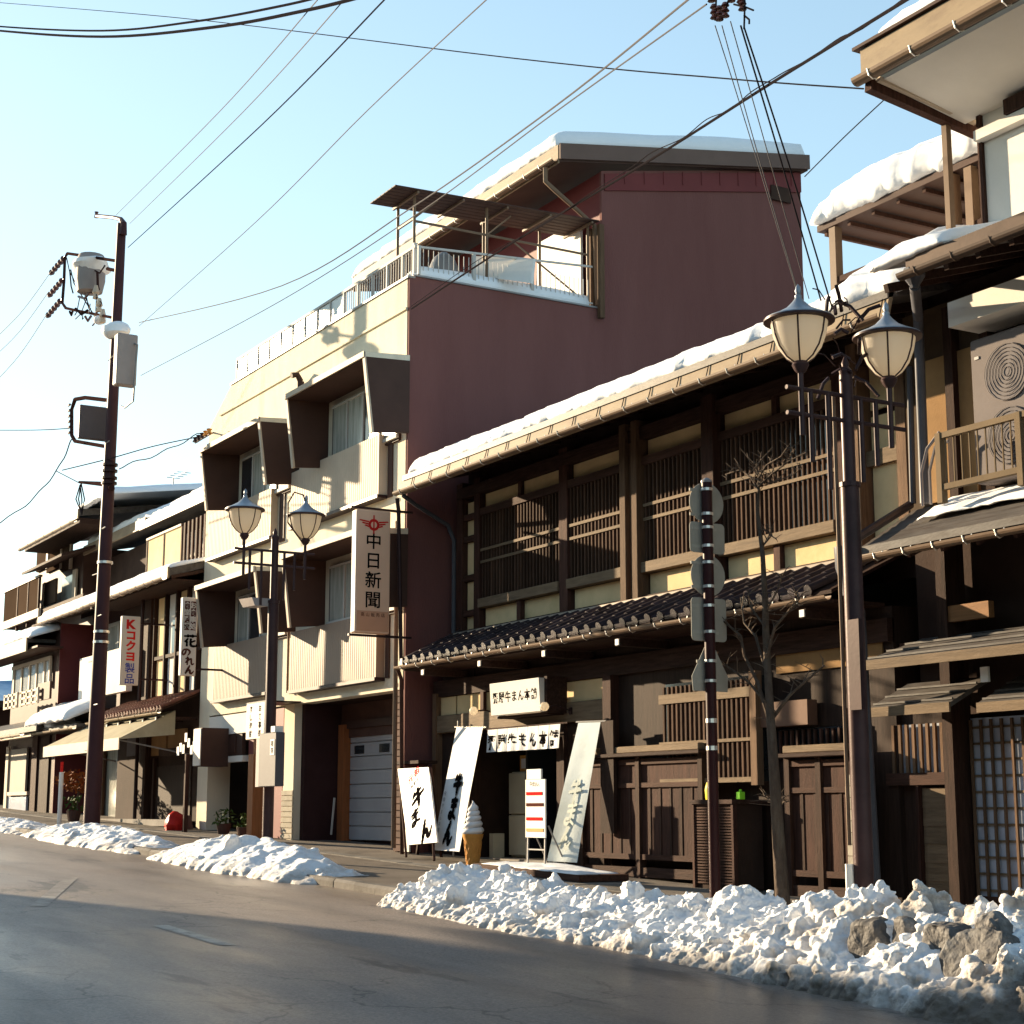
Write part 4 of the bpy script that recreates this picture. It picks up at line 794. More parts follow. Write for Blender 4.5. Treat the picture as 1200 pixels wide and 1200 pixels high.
lettering('すし海鮮', blackp, o, (xa + .25, 11.595, (za + zb) / 2), (1, 0, 0), (0, 0, 1), (za - zb) * .2, True, 1.15, .02); lettering('お食事処', blackp, o, (xb - .25, 11.595, (za + zb) / 2), (1, 0, 0), (0, 0, 1), (za - zb) * .2, True, 1.15, .02)
o = T('crate', 'wooden crate on a pale cabinet in the dark left bay of the pale building', 'crate', -32.6, 13.2); 
box('crate_box', orange, o, -33.4, -32.7, 13.0, 13.4, .15, .5); box('cabinet', greymet, o, -33.4, -32.3, 13.0, 13.5, G(-33) + .08, .14)
o = T('small_box', 'small box of dark brown wood leaning at the foot of the left pier', 'box', -34.3, 11.9); MB().hexa([(-34.9, 11.7, G(-34.7) + .08), (-34.3, 11.7, G(-34.7) + .08), (-34.2, 12.1, G(-34.7) + .08), (-34.9, 12.1, G(-34.7) + .08), (-34.95, 11.8, G(-34.7) + .36), (-34.45, 11.8, G(-34.7) + .34), (-34.4, 12.1, G(-34.7) + .36), (-34.95, 12.1, G(-34.7) + .38)]).build('box_body', finm, o)
def sack(x, y, r, h, m, name, label, cat):
    mb = MB().lathe((x, y, G(x) + .06), [(0, 0), (r * .8, 0), (r, h * .3), (r * .95, h * .6), (r * .6, h * .85), (r * .2, h), (0, h)], 18)
    mb.v = [(a + .10 * noise.noise(Vector((a * 7, b * 7, c * 9))), b + .10 * noise.noise(Vector((a * 7, c * 9, b * 7))), c + .05 * noise.noise(Vector((c * 9, a * 9, b * 7)))) for a, b, c in mb.v]
    return tag(mb.build(name, m, smooth=True), label, cat)
x = W(205, 965, 11.6)[0]; sack(x, 11.6, .21, .40, redbag, 'red_bin_bag', 'glossy red rounded container on the pavement before the dark doorway', 'container')
o = T('stone_marker', 'grey upright stone marker in the dark garage recess', 'marker', -28.2, 12.7); x = W(363, 970, 12.7)[0]
MB().lathe((x, 12.7, G(x) + .08), [(0, 0), (.12, 0), (.12, .45), (.16, .5), (.08, .62), (.03, .74), (0, .75)], 8).build('post', greymet, o)
def pot(x, y, label, m=green, s=1.0):
    o = T('potted_plant', label, 'plant', x, y, group='potted plants by the doorways'); g = G(x) + .08
    MB().lathe((x, y, g), [(0, 0), (.11 * s, 0), (.15 * s, .2 * s), (0, .2 * s)], 12).build('pot', brickm, o); mb = MB()
    for i in range(70):
        a, r, h = rnd.uniform(0, 6.28), rnd.uniform(.02, .22) * s, rnd.uniform(.18, .48) * s; p = Vector((x + r * math.cos(a), y + r * math.sin(a), g + h)); d = Vector((rnd.uniform(-1, 1), rnd.uniform(-1, 1), rnd.uniform(-.3, 1))).normalized() * .055 * s; e = d.orthogonal().normalized() * .02 * s
        mb.add([p - d, p + e, p + d, p - e], [(0, 1, 2, 3)])
    mb.build('leaves', m, o, stuff=True)
pot(W(262, 975, 12.0)[0], 12.0, 'small yellow green plant in a pot inside the left bay of the pale building'); pot(W(285, 978, 11.9)[0], 11.9, 'low leafy potted plant at the foot of the orange brown pillar', green, .9)
o = T('leaning_pole', 'slim white slanting pole leaning inside the dark garage recess', 'pole', -27.6, 13.6); MB().bar(P3(388, 978, 12.9), P3(392, 935, 12.9), .03).build('pole', alu, o)
# newspaper sign, hung at right angles to the facade
o = T('hanging_sign', 'tall peach hanging sign with a red winged emblem and four black characters', 'sign', -25.25, 11.9, 3.1)
SXn = -24.42; y0, zt = WX(418.5, 598, SXn); y1 = WX(458, 600, SXn)[0]; zb = WX(418.5, 741, SXn)[1]; zt = WX(438, 598, SXn)[1]
box('box', signface, o, SXn - .16, SXn, y0, y1, zb, zt, bev=.012); box('edge_face', whitep, o, SXn - .15, SXn - .01, y0 - .012, y0 - .001, zb + .02, zt - .02)  # white sheet on the street edge: sunlight put into its colour
box('foot_print', signlow, o, SXn + .0015, SXn + .004, y0 + .02, y1 - .02, zb + .03, zb + .36)
for z in (zt - .01, zb + .02): box('mount_arm', darkmet, o, SXn - .12, SXn - .06, y0 - .08, BY - .002, z - .02 + (.05 if z > 4 else -.05), z + .015 + (.05 if z > 4 else -.05))
cy = (y0 + y1) / 2; hh = zt - zb
lettering('中日新聞', blackp, o, (SXn + .003, cy, zb + hh * .51), (0, 1, 0), (0, 0, 1), hh * .142, True, 1.12, .012, 1.05)
lettering('高山販売店', brownp, o, (SXn + .008, cy, zb + .30), (0, 1, 0), (0, 0, 1), .07, False, 1.3)
mb = MB(); ez = zt - hh * .12; q = [(SXn + .004, cy + .10 * math.cos(a * math.pi / 8), ez + .10 * math.sin(a * math.pi / 8)) for a in range(16)]; q2 = [(SXn + .004, cy + .055 * math.cos(a * math.pi / 8), ez + .055 * math.sin(a * math.pi / 8)) for a in range(16)]
mb.add(q + q2, [(i, (i + 1) % 16, 16 + (i + 1) % 16, 16 + i) for i in range(16)]); mb.box(SXn + .001, SXn + .005, cy - .012, cy + .012, ez + .05, ez + .16); mb.box(SXn + .001, SXn + .005, cy - .012, cy + .012, ez - .15, ez + .05)
for sg in (-1, 1):
    for k in range(3): zz = ez + .045 - k * .04; L_ = .27 - k * .05; mb.add([(SXn + .004, cy + sg * .09, zz - .012), (SXn + .004, cy + sg * L_, zz + .012), (SXn + .004, cy + sg * (L_ - .02), zz + .032), (SXn + .004, cy + sg * .09, zz + .014)], [(0, 1, 2, 3)])
mb.build('winged_emblem', redp, o)

# ================================================================== HOUSES FARTHER LEFT
def rb(name, m, par, u0, vt, u1, vb, Y, th=.06, um=None, **k):
    um = um if um is not None else (u0 + u1) / 2; x0 = W(u0, (vt + vb) / 2, Y)[0]; x1 = W(u1, (vt + vb) / 2, Y)[0]; return box(name, m, par, x0, x1, Y, Y + th, W(um, vb, Y)[1], W(um, vt, Y)[1], **k)
# house D: tiled canopy, next to the pale building
D = T('tile_canopy_house', 'narrow house with red brown tiled canopy and tall cream panels left of the pale building', 'house', -37, 12.4)
dx0, dx1 = -40.9, -34.68
box('core', dwall, D, dx0, dx1, 12.45, 19, -1, 5.1); box('upper_core', brwall, D, dx0, dx1, 13.9, 19, 5.1, 7.0)
DX = lambda u: W(u, 750, 12.4)[0]
for i, u in enumerate((186, 199, 212, 225)):
    a, b = DX(u) + .05, DX(u + 12) - .02
    for z0, z1 in ((2.62, 3.45), (3.53, 4.9)): piece('wall_panel', cream if i % 2 == 0 else wplast, D, a, b, 12.36, 12.4, z0, z1)
for u in (185, 198, 211, 224, 236): x = DX(u); box('mullion', dwood, D, x - .04, x + .04, 12.28, 12.4, 2.6, 4.95)
box('mullion_rail', dwood, D, DX(185), dx1, 12.30, 12.41, 3.45, 3.53)
box('painted_blue_shadow', glassd, D, DX(199) + .3, DX(212) - .05, 12.345, 12.359, 3.55, 4.3)  # dark glass sheet stands in for a bluish shadow on the panels
box('corner_pier', dwood, D, DX(172), DX(183), 12.25, 12.45, -1, 4.95); MB().tube([(DX(178), 12.15, 5.0), (DX(178), 12.15, -.4)], .045, 8).build('downpipe', darkmet, D)
dc = MB().ex([(-40.0, 11.5, 2.12), (-40.0, 12.4, 2.52), (-40.0, 12.4, 2.56), (-40.0, 11.5, 2.16)], (5.25, 0, 0)).build('tiled_canopy', dwoodh, D)
tD = tile_mesh(tilebr, .21, .30, False, .05); tDe = tile_mesh(tilebr, .21, .30, True, .05)
for r_ in range(4):
    for c in range(25): inst(tDe if r_ == 0 else tD, 'roof_tile', dc, (-39.95 + .21 * (c + .5), 11.48 + .235 * r_ * .914, 2.19 + .235 * r_ * .406), (math.atan(.444) - .05, 0, 0))
gutter(dc, -40.1, -34.7, 11.42, 2.08, .05, tin, 1.2)
for i in range(6): x = -39.6 + i * .9; piece('bracket_tip', whitep, dc, x - .03, x + .03, 11.48, 11.5, 1.93, 2.0); MB().bar((x, 11.5, 1.97), (x, 12.4, 1.97), .07).build('bracket_arm', dwoodh, dc)
for a, b in ((183, 200), (202, 222)): piece('wall_panel', ochre, D, DX(a), DX(b), 12.38, 12.44, 1.25, 1.8)
rb('grey_panel', mat('dusky_panel', (.13, .11, .12), .7, .1, 2, .05, 20), D, 149, 850, 177, 885, 12.38)
box('door', blackwd, D, DX(188), DX(228), 12.42, 12.44, -1, 1.0); box('door_frame', dwood, D, DX(186), DX(188), 12.36, 12.45, -1, 1.2); rb('door_lintel', dwood, D, 186, 876, 232, 884, 12.36); box('step', conc, D, DX(150), DX(232), 11.9, 12.4, G(-37) + .06, G(-37) + .2)
o = T('entrance_post', 'slim brown wooden post with white paper tags before the dark doorway', 'post', -35.6, 11.5); x = W(218, 930, 11.5)[0]; box('shaft', bwood, o, x - .04, x + .04, 11.46, 11.54, G(x), W(218, 884, 11.5)[1])
for i in range(8): px, pz = W(210 + i * 2.6, 872 + rnd.uniform(-12, 12), 11.45); box('paper_tag', whitep, o, px - .07, px + .07, 11.42 + i * .01, 11.425 + i * .01, pz - .09, pz + .09)
o = T('lightbox_sign', 'small white light box sign on the left pier of the pale building', 'sign', -34.6, 11.9, 1); xa = W(229, 880, 11.75)[0]; xb = W(237, 880, 11.75)[0]
box('face', whitep, o, xa, xb, 11.7, 11.72, W(233, 897, 11.7)[1], W(233, 854, 11.7)[1]); box('case', finm, o, xa, xb + .03, 11.721, 12.3, W(233, 898, 11.7)[1], W(233, 853, 11.7)[1])
# eave of D with snow, third storey
de = MB().ex([(-40.9, 11.55, 5.02), (-40.9, 13.9, 5.7), (-40.9, 13.9, 5.78), (-40.9, 11.55, 5.2)], (6.2, 0, 0)).build('eave_roof', metalroof, D); box('eave_fascia', tin, de, -40.9, -34.72, 11.5, 11.55, 4.98, 5.22); gutter(de, -40.95, -34.7, 11.42, 4.98, .07, gutterm, .6)
box('soffit', dwoodh, D, -40.9, -34.7, 11.6, 12.4, 4.93, 4.97)
roof_snow(D, -40.8, -34.75, 11.6, 13.7, 5.22, .27, .12, 31, dx=.14)
for i in range(13): x = -40.7 + i * .5; MB().bar((x, 11.58, 5.0), (x, 12.4, 5.2), .05, .07).build('rafter', dwoodh, de)
rd = T('balcony_screen', 'cream framed balcony screen above the snowy eave beside the pale building', 'balcony', -38, 12.9, 5.4)
xa = W(173, 640, 12.9)[0]; xb = W(213, 640, 12.9)[0]; zt_ = W(195, 622, 12.9)[1]
for i in range(2): a = xa + (xb - xa) * i / 2; b = xa + (xb - xa) * (i + 1) / 2; box('screen_panel', cream, rd, a + .04, b - .04, 12.9, 12.92, 5.4, zt_ - .05)
for x in (xa, (xa + xb) / 2, xb): box('screen_post', bwood, rd, x - .035, x + .035, 12.88, 12.93, 5.3, zt_)
box('screen_rail', finedge, rd, xa, xb, 12.86, 12.94, zt_ - .05, zt_)
for i in range(7): x = xb + .1 + i * .28; box('slat', bwood, rd, x, x + .1, 12.9, 12.95, 5.4, zt_)
MB().ex([(-41.5, 13.0, 7.15), (-41.5, 18, 8.0), (-41.5, 18, 8.15), (-41.5, 13.0, 7.3)], (6.8, 0, 0)).build('top_roof', metalroof, D); box('top_fascia', gutterm, D, -41.5, -34.75, 12.95, 13.0, 7.12, 7.32)
roof_snow(D, -41.4, -34.7, 13.05, 17.6, 7.32, .17, .28, 33, dx=.16)
for i in range(3): x = -40.6 + i * 1.4; box('third_storey_panel', wplast, D, x, x + 1.1, 13.84, 13.9, 6.3, 6.95)
box('third_storey_glass', glassd, D, -40.5, -36, 13.85, 13.9, 5.75, 6.2); box('fourth_post', bwood, D, -36.4, -36.2, 13.0, 13.2, 5.4, 7.1)
# sign boxes on D and E
def hsign(name, label, u0, u1, vt, vb, X=None, Y=11.25, th=.12):
    x0 = W(u0, (vt + vb) / 2, Y)[0]
    o = T(name, label, 'sign', x0, Y, 2.7); ya, zt = WX(u0 + 3, vt, x0 + th); yb = WX(u1, vt, x0 + th)[0]; zt = WX((u0 + u1) / 2, vt, x0 + th)[1]; zb = WX((u0 + u1) / 2, vb, x0 + th)[1]
    box('box', signwhite, o, x0, x0 + th, ya, yb, zb, zt, bev=.01); box('edge_face', whitep, o, x0 + .01, x0 + th - .01, ya - .012, ya - .001, zb + .01, zt - .01)
    for z in (zt - .15, zb + .15): box('mount_arm', darkmet, o, x0 + .03, x0 + .08, yb + .001, 12.4, z - .02, z + .02)
    return o, x0 + th + .002, (ya + yb) / 2, zb, zt, yb - ya
o, sx_, cy, zb, zt, wd = hsign('shop_sign', 'white hanging sign with red and blue vertical characters on the white walled house', 141, 165, 722, 803)
hh = zt - zb; h1 = hh / 6.4
lettering('K', redp, o, (sx_, cy, zt - h1 * .72), (0, 1, 0), (0, 0, 1), h1 * 1.15, True, 1, .05, 1.1)
lettering('コクヨ', redp, o, (sx_, cy, zt - h1 * 2.75), (0, 1, 0), (0, 0, 1), h1 * .98, True, 1.0, .045, 1.05); lettering('製品', bluep, o, (sx_, cy, zt - h1 * 5.3), (0, 1, 0), (0, 0, 1), h1 * .98, True, 1.02, .012, 1.0)
o, sx_, cy, zb, zt, wd = hsign('shop_sign', 'cream hanging sign with brown framed heading and brushed black characters above the tiled canopy', 212, 232, 700, 792)
hh = zt - zb; box('heading', brownp, o, sx_, sx_ + .002, cy - wd * .38, cy - wd * .03, zt - hh * .42, zt - hh * .05); box('heading', brownp, o, sx_, sx_ + .002, cy + wd * .05, cy + wd * .4, zt - hh * .42, zt - hh * .05)
lettering('食堂喫茶', signwhite, o, (sx_ + .002, cy - wd * .2, zt - hh * .235), (0, 1, 0), (0, 0, 1), hh * .085, True, 1.05, .03); lettering('お食事処', signwhite, o, (sx_ + .002, cy + wd * .22, zt - hh * .235), (0, 1, 0), (0, 0, 1), hh * .085, True, 1.05, .03)
for ch, t in (('花', .55), ('の', .70), ('れ', .81), ('ん', .92)): brush(ch, brownp if ch != '花' else blackp, o, (sx_, cy + (.02 if ch != 'の' else -.06), zt - hh * t), (0, 1, 0), (0, 0, 1), hh * (.16 if ch == '花' else .11), 1.25, 1.15)
# house E: set back, white balcony front, awning
Eh = T('white_balcony_house', 'house with bright white balcony front and canvas awning behind the utility pole', 'house', -43.5, 12.6)
box('core', brwall, Eh, -46.6, -40.95, 12.9, 19, -1, 5.3); box('upper_core', dwall, Eh, -46.6, -40.95, 13.5, 19, 5.3, 7.0)
rb('balcony_front', wplast, Eh, 93, 765, 148, 815, 12.0, .15, um=120); box('balcony_floor', bwoodh, Eh, -45.2, -40.9, 12.0, 12.9, 2.3, 2.5)
wn = rb('window', glassl, Eh, 126, 732, 150, 770, 12.82); rb('window_frame', alu, wn, 126, 728, 151, 732, 12.80); rb('window_frame', alu, wn, 137, 732, 139, 770, 12.80)
ee = MB().ex([(-46.4, 11.75, 5.1), (-46.4, 13.5, 5.6), (-46.4, 13.5, 5.7), (-46.4, 11.75, 5.25)], (5.4, 0, 0)).build('eave_roof', metalroof, Eh); box('eave_fascia', tin, ee, -46.4, -41.0, 11.7, 11.75, 5.06, 5.28); gutter(ee, -46.4, -41, 11.62, 5.05, .07, gutterm, .7)
roof_snow(Eh, -46.3, -41.0, 11.8, 13.4, 5.28, .28, .16, 41, dx=.16)
er = MB().ex([(-46.6, 13.0, 7.2), (-46.6, 18, 8.2), (-46.6, 18, 8.35), (-46.6, 13.0, 7.38)], (5.6, 0, 0)).build('top_roof', metalroof, Eh); box('top_fascia', tin, Eh, -46.6, -41.0, 12.94, 12.99, 7.14, 7.4); roof_snow(Eh, -46.6, -41.0, 13.05, 17.8, 7.4, .2, .26, 43, dx=.18)
ca = box('shop_canopy', metalroof, Eh, -46.4, -40.95, 11.4, 12.9, 2.02, 2.12); roof_snow(Eh, -46.3, -43.2, 11.42, 12.6, 2.13, .1, .25, 45, dx=.14, endt=.8); gutter(ca, -46.4, -41, 11.36, 2.02, .06, tin, .8)
aw = T('shop_awning', 'beige canvas awning with pale valance behind the utility pole', 'awning', -42.5, 11.5, 1.6)
a1 = P3(52, 876, 10.7); a2 = P3(140, 876, 10.7); zt_ = W(100, 850, 11.9)[1]; a1.z = a2.z = W(75, 874, 10.7)[1]
MB().ex([(a1.x, 10.7, a1.z), (a2.x, 10.7, a1.z), (a2.x, 11.9, zt_), (a1.x + .0, 11.9, zt_)], (0, 0, .025)).build('canopy_cloth', awnm, aw); box('valance', finedge, aw, a1.x, a2.x, 10.675, 10.698, a1.z - .22, a1.z + .03)
MB().ex([(a2.x, 10.7, a1.z), (a2.x, 11.9, zt_), (a2.x, 11.9, zt_ - .5)], (.02, 0, 0)).build('side_cloth', awnm, aw)
for x in (a1.x + .3, a2.x - .3): MB().bar((x, 10.75, a1.z), (x, 12.4, a1.z - .3), .03).build('arm', greymet, aw)
rb('shop_window', glassl, Eh, 112, 880, 140, 960, 12.85); rb('shop_window', shoji, Eh, 62, 880, 75, 965, 12.85); rb('post', twood, Eh, 78, 880, 82, 968, 12.7); rb('post', twood, Eh, 117, 880, 120, 968, 12.75); rb('sign_band', redcorr, Eh, 55, 848, 78, 868, 12.6); rb('sign_band', wplast, Eh, 84, 838, 105, 850, 12.6)
def bushy(x, y, z, rx, rz, m, par, n=350, s=.06):
    mb = MB()
    for i in range(n):
        a, b, r = rnd.uniform(0, 6.28), rnd.uniform(-1, 1), rnd.uniform(.3, 1) ** .5; q = math.sqrt(1 - b * b) * r; p = Vector((x + rx * q * math.cos(a), y + rx * q * math.sin(a), z + rz * b * r)); d = Vector((rnd.uniform(-1, 1), rnd.uniform(-1, 1), rnd.uniform(-1, 1))).normalized(); e = d.orthogonal().normalized()
        mb.add([p - d * s, p + e * s * .5, p + d * s, p - e * s * .5], [(0, 1, 2, 3)])
    return mb.build('foliage', m, par, stuff=True)
x, z = W(92, 915, 11.3); o = T('russet_shrub', 'rust coloured leafy shrub under the awning left of the utility pole', 'shrub', x, 11.3); bushy(x, 11.3, z, .55, .28, rust, o); MB().tube([(x, 11.3, G(x)), (x + .05, 11.3, z)], .03, 6).build('stem', bark, o)
pot(W(86, 965, 11.0)[0], 11.0, 'yellow green plant in a pot at the foot of the utility pole', green, 1.2)
x = W(71, 930, 10.0)[0]; o = T('striped_pole', 'slender white pole in the snow heap left of the utility pole', 'pole', x, 10.0); MB().tube([(x, 10, G(x)), (x, 10, W(71, 905, 10)[1])], .05, 8).build('shaft', whitep, o); MB().tube([(x, 10, W(71, 905, 10)[1]), (x, 10, W(71, 893, 10)[1])], .035, 8).build('red_top', redp, o)
# house F: farthest left
Fh = T('balcony_house', 'tall brown house at the left edge with smoked balcony panels and a snowy eave', 'house', -50, 12.0)
fx0, fx1 = W(14, 800, 12.0)[0], W(68, 800, 12.0)[0]
box('core', brwall, Fh, fx0, fx1, 12.0, 18, -1, 5.0); box('upper_core', brwall, Fh, W(45, 660, 13.0)[0], W(98, 660, 13)[0], 13.0, 18, 4.9, 7.4)
MB().ex([(fx1, 12.0, -1), (fx1, 13.5, -1), (fx1, 13.5, 5), (fx1, 12.0, 5)], (.05, 0, 0)).build('side_wall', redcorr, Fh)
wn = rb('window', glassl, Fh, 15, 780, 56, 808, 11.93)
for u in (15, 24, 33, 41, 50, 56): rb('window_frame', finedge, wn, u, 776, u + 1.6, 810, 11.9, um=35)
rb('window_frame', finedge, wn, 14, 775, 58, 779, 11.88)
bl = T('wooden_balcony', 'low pale wooden balcony rail under the window of the leftmost house', 'balcony', -50, 11.4, 3); 
for a, b in ((5, 19), (24, 43)):
    for t in (0, .5, 1): v = 812 + t * 14 + (3 if a < 20 else -2); rb('rail', finedge, bl, a, v - 1.2, b, v + 1.2, 11.4, .05)
    for t in range(4): u = a + (b - a) * t / 3; rb('baluster', finedge, bl, u - .7, 810, u + .7, 828, 11.4, .05, um=24)
rb('end_panel', brwall, bl, 44, 800, 58, 820, 11.5)
f2 = box('eave_roof', metalroof, Fh, -62, W(31, 745, 11.2)[0], 11.25, 12.0, 4.5, 4.6); box('eave_fascia', tin, f2, -62, W(31, 745, 11.2)[0], 11.2, 11.248, 4.25, 4.62); box('soffit_board', brwall, f2, -62, fx1 + .4, 11.3, 12.0, 4.3, 4.35)
roof_snow(Fh, -62, W(40, 735, 11.3)[0], 11.28, 12.1, 4.62, .3, .28, 51, dx=.18, endt=1.2)
bp = T('smoked_balcony', 'upper balcony with brown smoked panels and white base at the left edge', 'balcony', -49, 12.3, 5)
ux = [5, 21, 33, 45]; zt_ = W(25, 686, 12.3)[1]; zb_ = W(25, 722, 12.3)[1]
for a, b in zip(ux[:-1], ux[1:]): xa, xb = W(a, 700, 12.3)[0], W(b, 700, 12.3)[0]; box('smoked_panel', balgl, bp, xa + .04, xb - .04, 12.3, 12.33, zb_, zt_); box('panel_post', bwood, bp, xb - .04, xb + .04, 12.28, 12.35, zb_ - .4, zt_ + .03)
box('base_beam', finedge, bp, W(4, 730, 12.25)[0], W(46, 730, 12.25)[0], 12.2, 12.28, zb_ - .25, zb_ - .01); box('top_rail', gutterm, bp, W(4, 690, 12.28)[0], W(46, 690, 12.28)[0], 12.27, 12.36, zt_, zt_ + .06); box('balcony_deck', dwoodh, bp, W(4, 730, 12.3)[0], fx1 + 1, 12.29, 13.0, zb_ - .2, zb_ - .05)
rb('screen_panel', balgl, bp, 50, 681, 65, 708, 12.6); rb('screen_frame', finedge, bp, 49, 680, 51, 712, 12.58, um=57)
wn = rb('window', glassl, Fh, 72, 676, 84, 715, 12.93); rb('window_frame', finedge, wn, 84, 668, 88, 716, 12.9)
for a, b in ((43, 53), (55, 69), (72, 80)): rb('wall_panel', balgl, Fh, a, 640, b, 668, 12.93)
for a in (54, 70, 81): rb('panel_post', finedge, Fh, a, 636, a + 2, 666, 12.9)
x0, x1 = W(28, 645, 12.1)[0], W(93, 600, 12.1)[0]; zz = W(60, 620, 12.1)[1]
fr = MB().ex([(x0, 12.1, zz - .05), (x0, 18, zz + .85), (x0, 18, zz + 1.0), (x0, 12.1, zz + .13)], (x1 - x0, 0, 0)).build('top_roof', metalroof, Fh); box('top_fascia', tin, fr, x0, x1, 12.05, 12.098, zz - .12, zz + .14); gutter(fr, x0, x1, 11.98, zz - .18, .07, finedge, .9); box('top_soffit', dwoodh, fr, x0, x1, 12.12, 13, zz - .25, zz - .1)
roof_snow(Fh, x0 + .1, x1 + 2.5, 12.15, 17.6, zz + .14, .15, .2, 53, dx=.2)
x0, x1 = W(25, 675, 12.0)[0], W(72, 650, 12.0)[0]; zz = W(50, 662, 12)[1]; MB().ex([(x0, 12.0, zz), (x0, 13.0, zz + .35), (x0, 13.0, zz + .42), (x0, 12.0, zz + .07)], (x1 - x0, 0, 0)).build('lower_canopy', dwoodh, Fh)
g2 = MB().ex([(-62, 11.2, 2.05), (-62, 12.0, 2.4), (-62, 12.0, 2.5), (-62, 11.2, 2.2)], (62 + W(62, 820, 11.6)[0], 0, 0)).build('street_canopy', metalroof, Fh); gutter(g2, -62, W(30, 840, 11.2)[0], 11.12, 2.02, .07, finedge, 1.2); roof_snow(Fh, W(30, 830, 11.2)[0], W(64, 830, 11.2)[0] + 1, 11.22, 12.0, 2.2, .4, .3, 55, dx=.15, endt=.8)
rb('shutter', mat('taupe_shutter', (.34, .29, .24), .6, .08, 2, .05, 20), Fh, 8, 878, 30, 930, 11.9); rb('shutter_frame', finedge, Fh, 5, 874, 8, 965, 11.85, um=15); rb('glass_panel', shoji, Fh, 7, 934, 30, 956, 11.9); rb('sill_wall', conc, Fh, 5, 955, 34, 968, 11.8, .2); rb('shutter_sill', finedge, Fh, 6, 928, 31, 932, 11.86)
rb('post', bwood, Fh, 36, 850, 42, 966, 11.9); rb('post', dwood, Fh, 44, 850, 56, 966, 11.95, um=45); rb('front_canopy_board', finedge, Fh, 0, 862, 36, 866, 11.3)
# far row closing the street
o = T('far_row', 'dark far house beyond the leftmost house at the picture edge', 'house', -66, 12.0); box('wall', brwall, o, -80, fx0 - 3.5, 12.2, 20, 0, 3.2); box('roof', metalroof, o, -80, fx0 - 3.2, 11.6, 20.5, 3.2, 3.4)
# ================================================================== RIGHT HAND HOUSE
Bh = T('plastered_house', 'tall house at the right edge with white plaster gable, sheet metal canopy and lattice door', 'house', -10, 12.9)
bx0 = -13.66; bx1 = -4.5
box('core', dwall, Bh, bx0 + .1, bx1, 13.05, 20, -1.4, 5.68); box('upper_core', dwall, Bh, -11.6, bx1, 13.01, 20, 5.69, 7.3)
# middle storey plaster front
for a, b in ((-13.2, -12.75), (-12.7, -12.45)): piece('plaster_panel', ochre, Bh, a, b, 12.92, 12.96, 3.3, 4.9)
box('front_wall', mat('dim_brown_plaster', (.12, .08, .05), .8, .2, 2, .1, 40), Bh, bx0 + .15, bx1, 12.96, 13.04, 3.2, 5.5)
for x in (-12.72, -12.2, -10.5): box('post', dwood, Bh, x - .06, x + .06, 12.84, 12.98, 3.2, 5.4)
box('cornice', wplast, Bh, -12.25, bx1, 12.4, 12.95, 4.98, 5.25)
MB().tube([tuple(P3(1072, 335, 11.5)), tuple(P3(1073, 345, 11.8)), tuple(P3(1076, 372, 12.4)), tuple(P3(1077, 400, 12.5)), tuple(P3(1084, 590, 12.5))], .055, 10).build('downpipe', pipem, Bh, smooth=True)
MB().tube([tuple(P3(1066, 430, 12.9)), tuple(P3(1070, 590, 12.9))], .035, 8).build('downpipe', pipem, Bh, smooth=True); MB().lathe(tuple(P3(1072, 338, 11.5)), [(.04, 0), (.05, .03), (.11, .12), (.11, .2)], 10).build('hopper', pipem, Bh)
# middle eave
EL, ez = W(1062, 326, 11.4); me_ = MB().ex([(EL, 11.45, ez + .08), (EL, 13.2, 5.85), (EL, 13.2, 5.95), (EL, 11.45, ez + .2)], (8, 0, 0)).build('middle_eave', metalroof, Bh); wgut = mat('weathered_gutter', (.15, .10, .075), .6, .3, 2, .05, 20); box('eave_fascia', wgut, me_, EL, bx1, 11.4, 11.448, ez + .06, ez + .2); gutter(me_, EL - .02, bx1, 11.34, ez + .03, .065, wgut, .5)
for i in range(16): x = -12.2 + i * .42; MB().bar((x, 11.5, ez + .02), (x, 13.05, 5.72), .06, .09).build('rafter', dwoodh, me_)
roof_snow(Bh, EL - .5, EL + .55, 11.4, 13.0, ez + .2, .3, .2, 61, endt=.35, rag=.03)
# sheet metal canopy roof
mc = MB().ex([(-13.15, 11.9, 2.66), (-13.5, 13.0, 3.22), (-13.5, 13.0, 3.28), (-13.15, 11.9, 2.74)], (8.5, 0, 0)).build('metal_canopy', metalroof, Bh)
for i in range(6): t = i / 6; MB().ex([(-13.2 - .3 * t, 11.93 + 1.05 * t, 2.745 + .535 * t), (-13.2 - .3 * t, 12.08 + 1.05 * t, 2.83 + .535 * t), (-13.2 - .3 * t, 12.08 + 1.05 * t, 2.80 + .535 * t)], (8.6, 0, 0)).build('roof_course', metalroof, mc)
MB().tube([(-13.2, 11.85, 2.82), (-13.45, 12.9, 3.33)], .05, 8).build('hip_roll', tilem, mc); gutter(mc, -13.1, bx1, 11.84, 2.62, .06, gutterm, .42)
for i in range(18): x = -13.0 + i * .48; MB().bar((x, 11.95, 2.58), (x, 13.05, 3.08), .05, .07).build('rafter', bwoodh, mc)
roof_snow(Bh, -12.75, -8, 12.35, 12.75, 3.02, .45, .07, 63, rag=.03, endt=.1)
MB().lathe((-13.4, 11.9, 2.35), [(.05, -.1), (.06, .0), (.12, .2), (.13, .42), (0, .42)], 10).build('rain_hopper', pipem, Bh, smooth=True); MB().tube([(-13.4, 11.9, 2.4), (-13.42, 12.1, 2.1), (-13.44, 12.2, -.9)], .045, 8).build('downpipe', pipem, Bh, smooth=True)
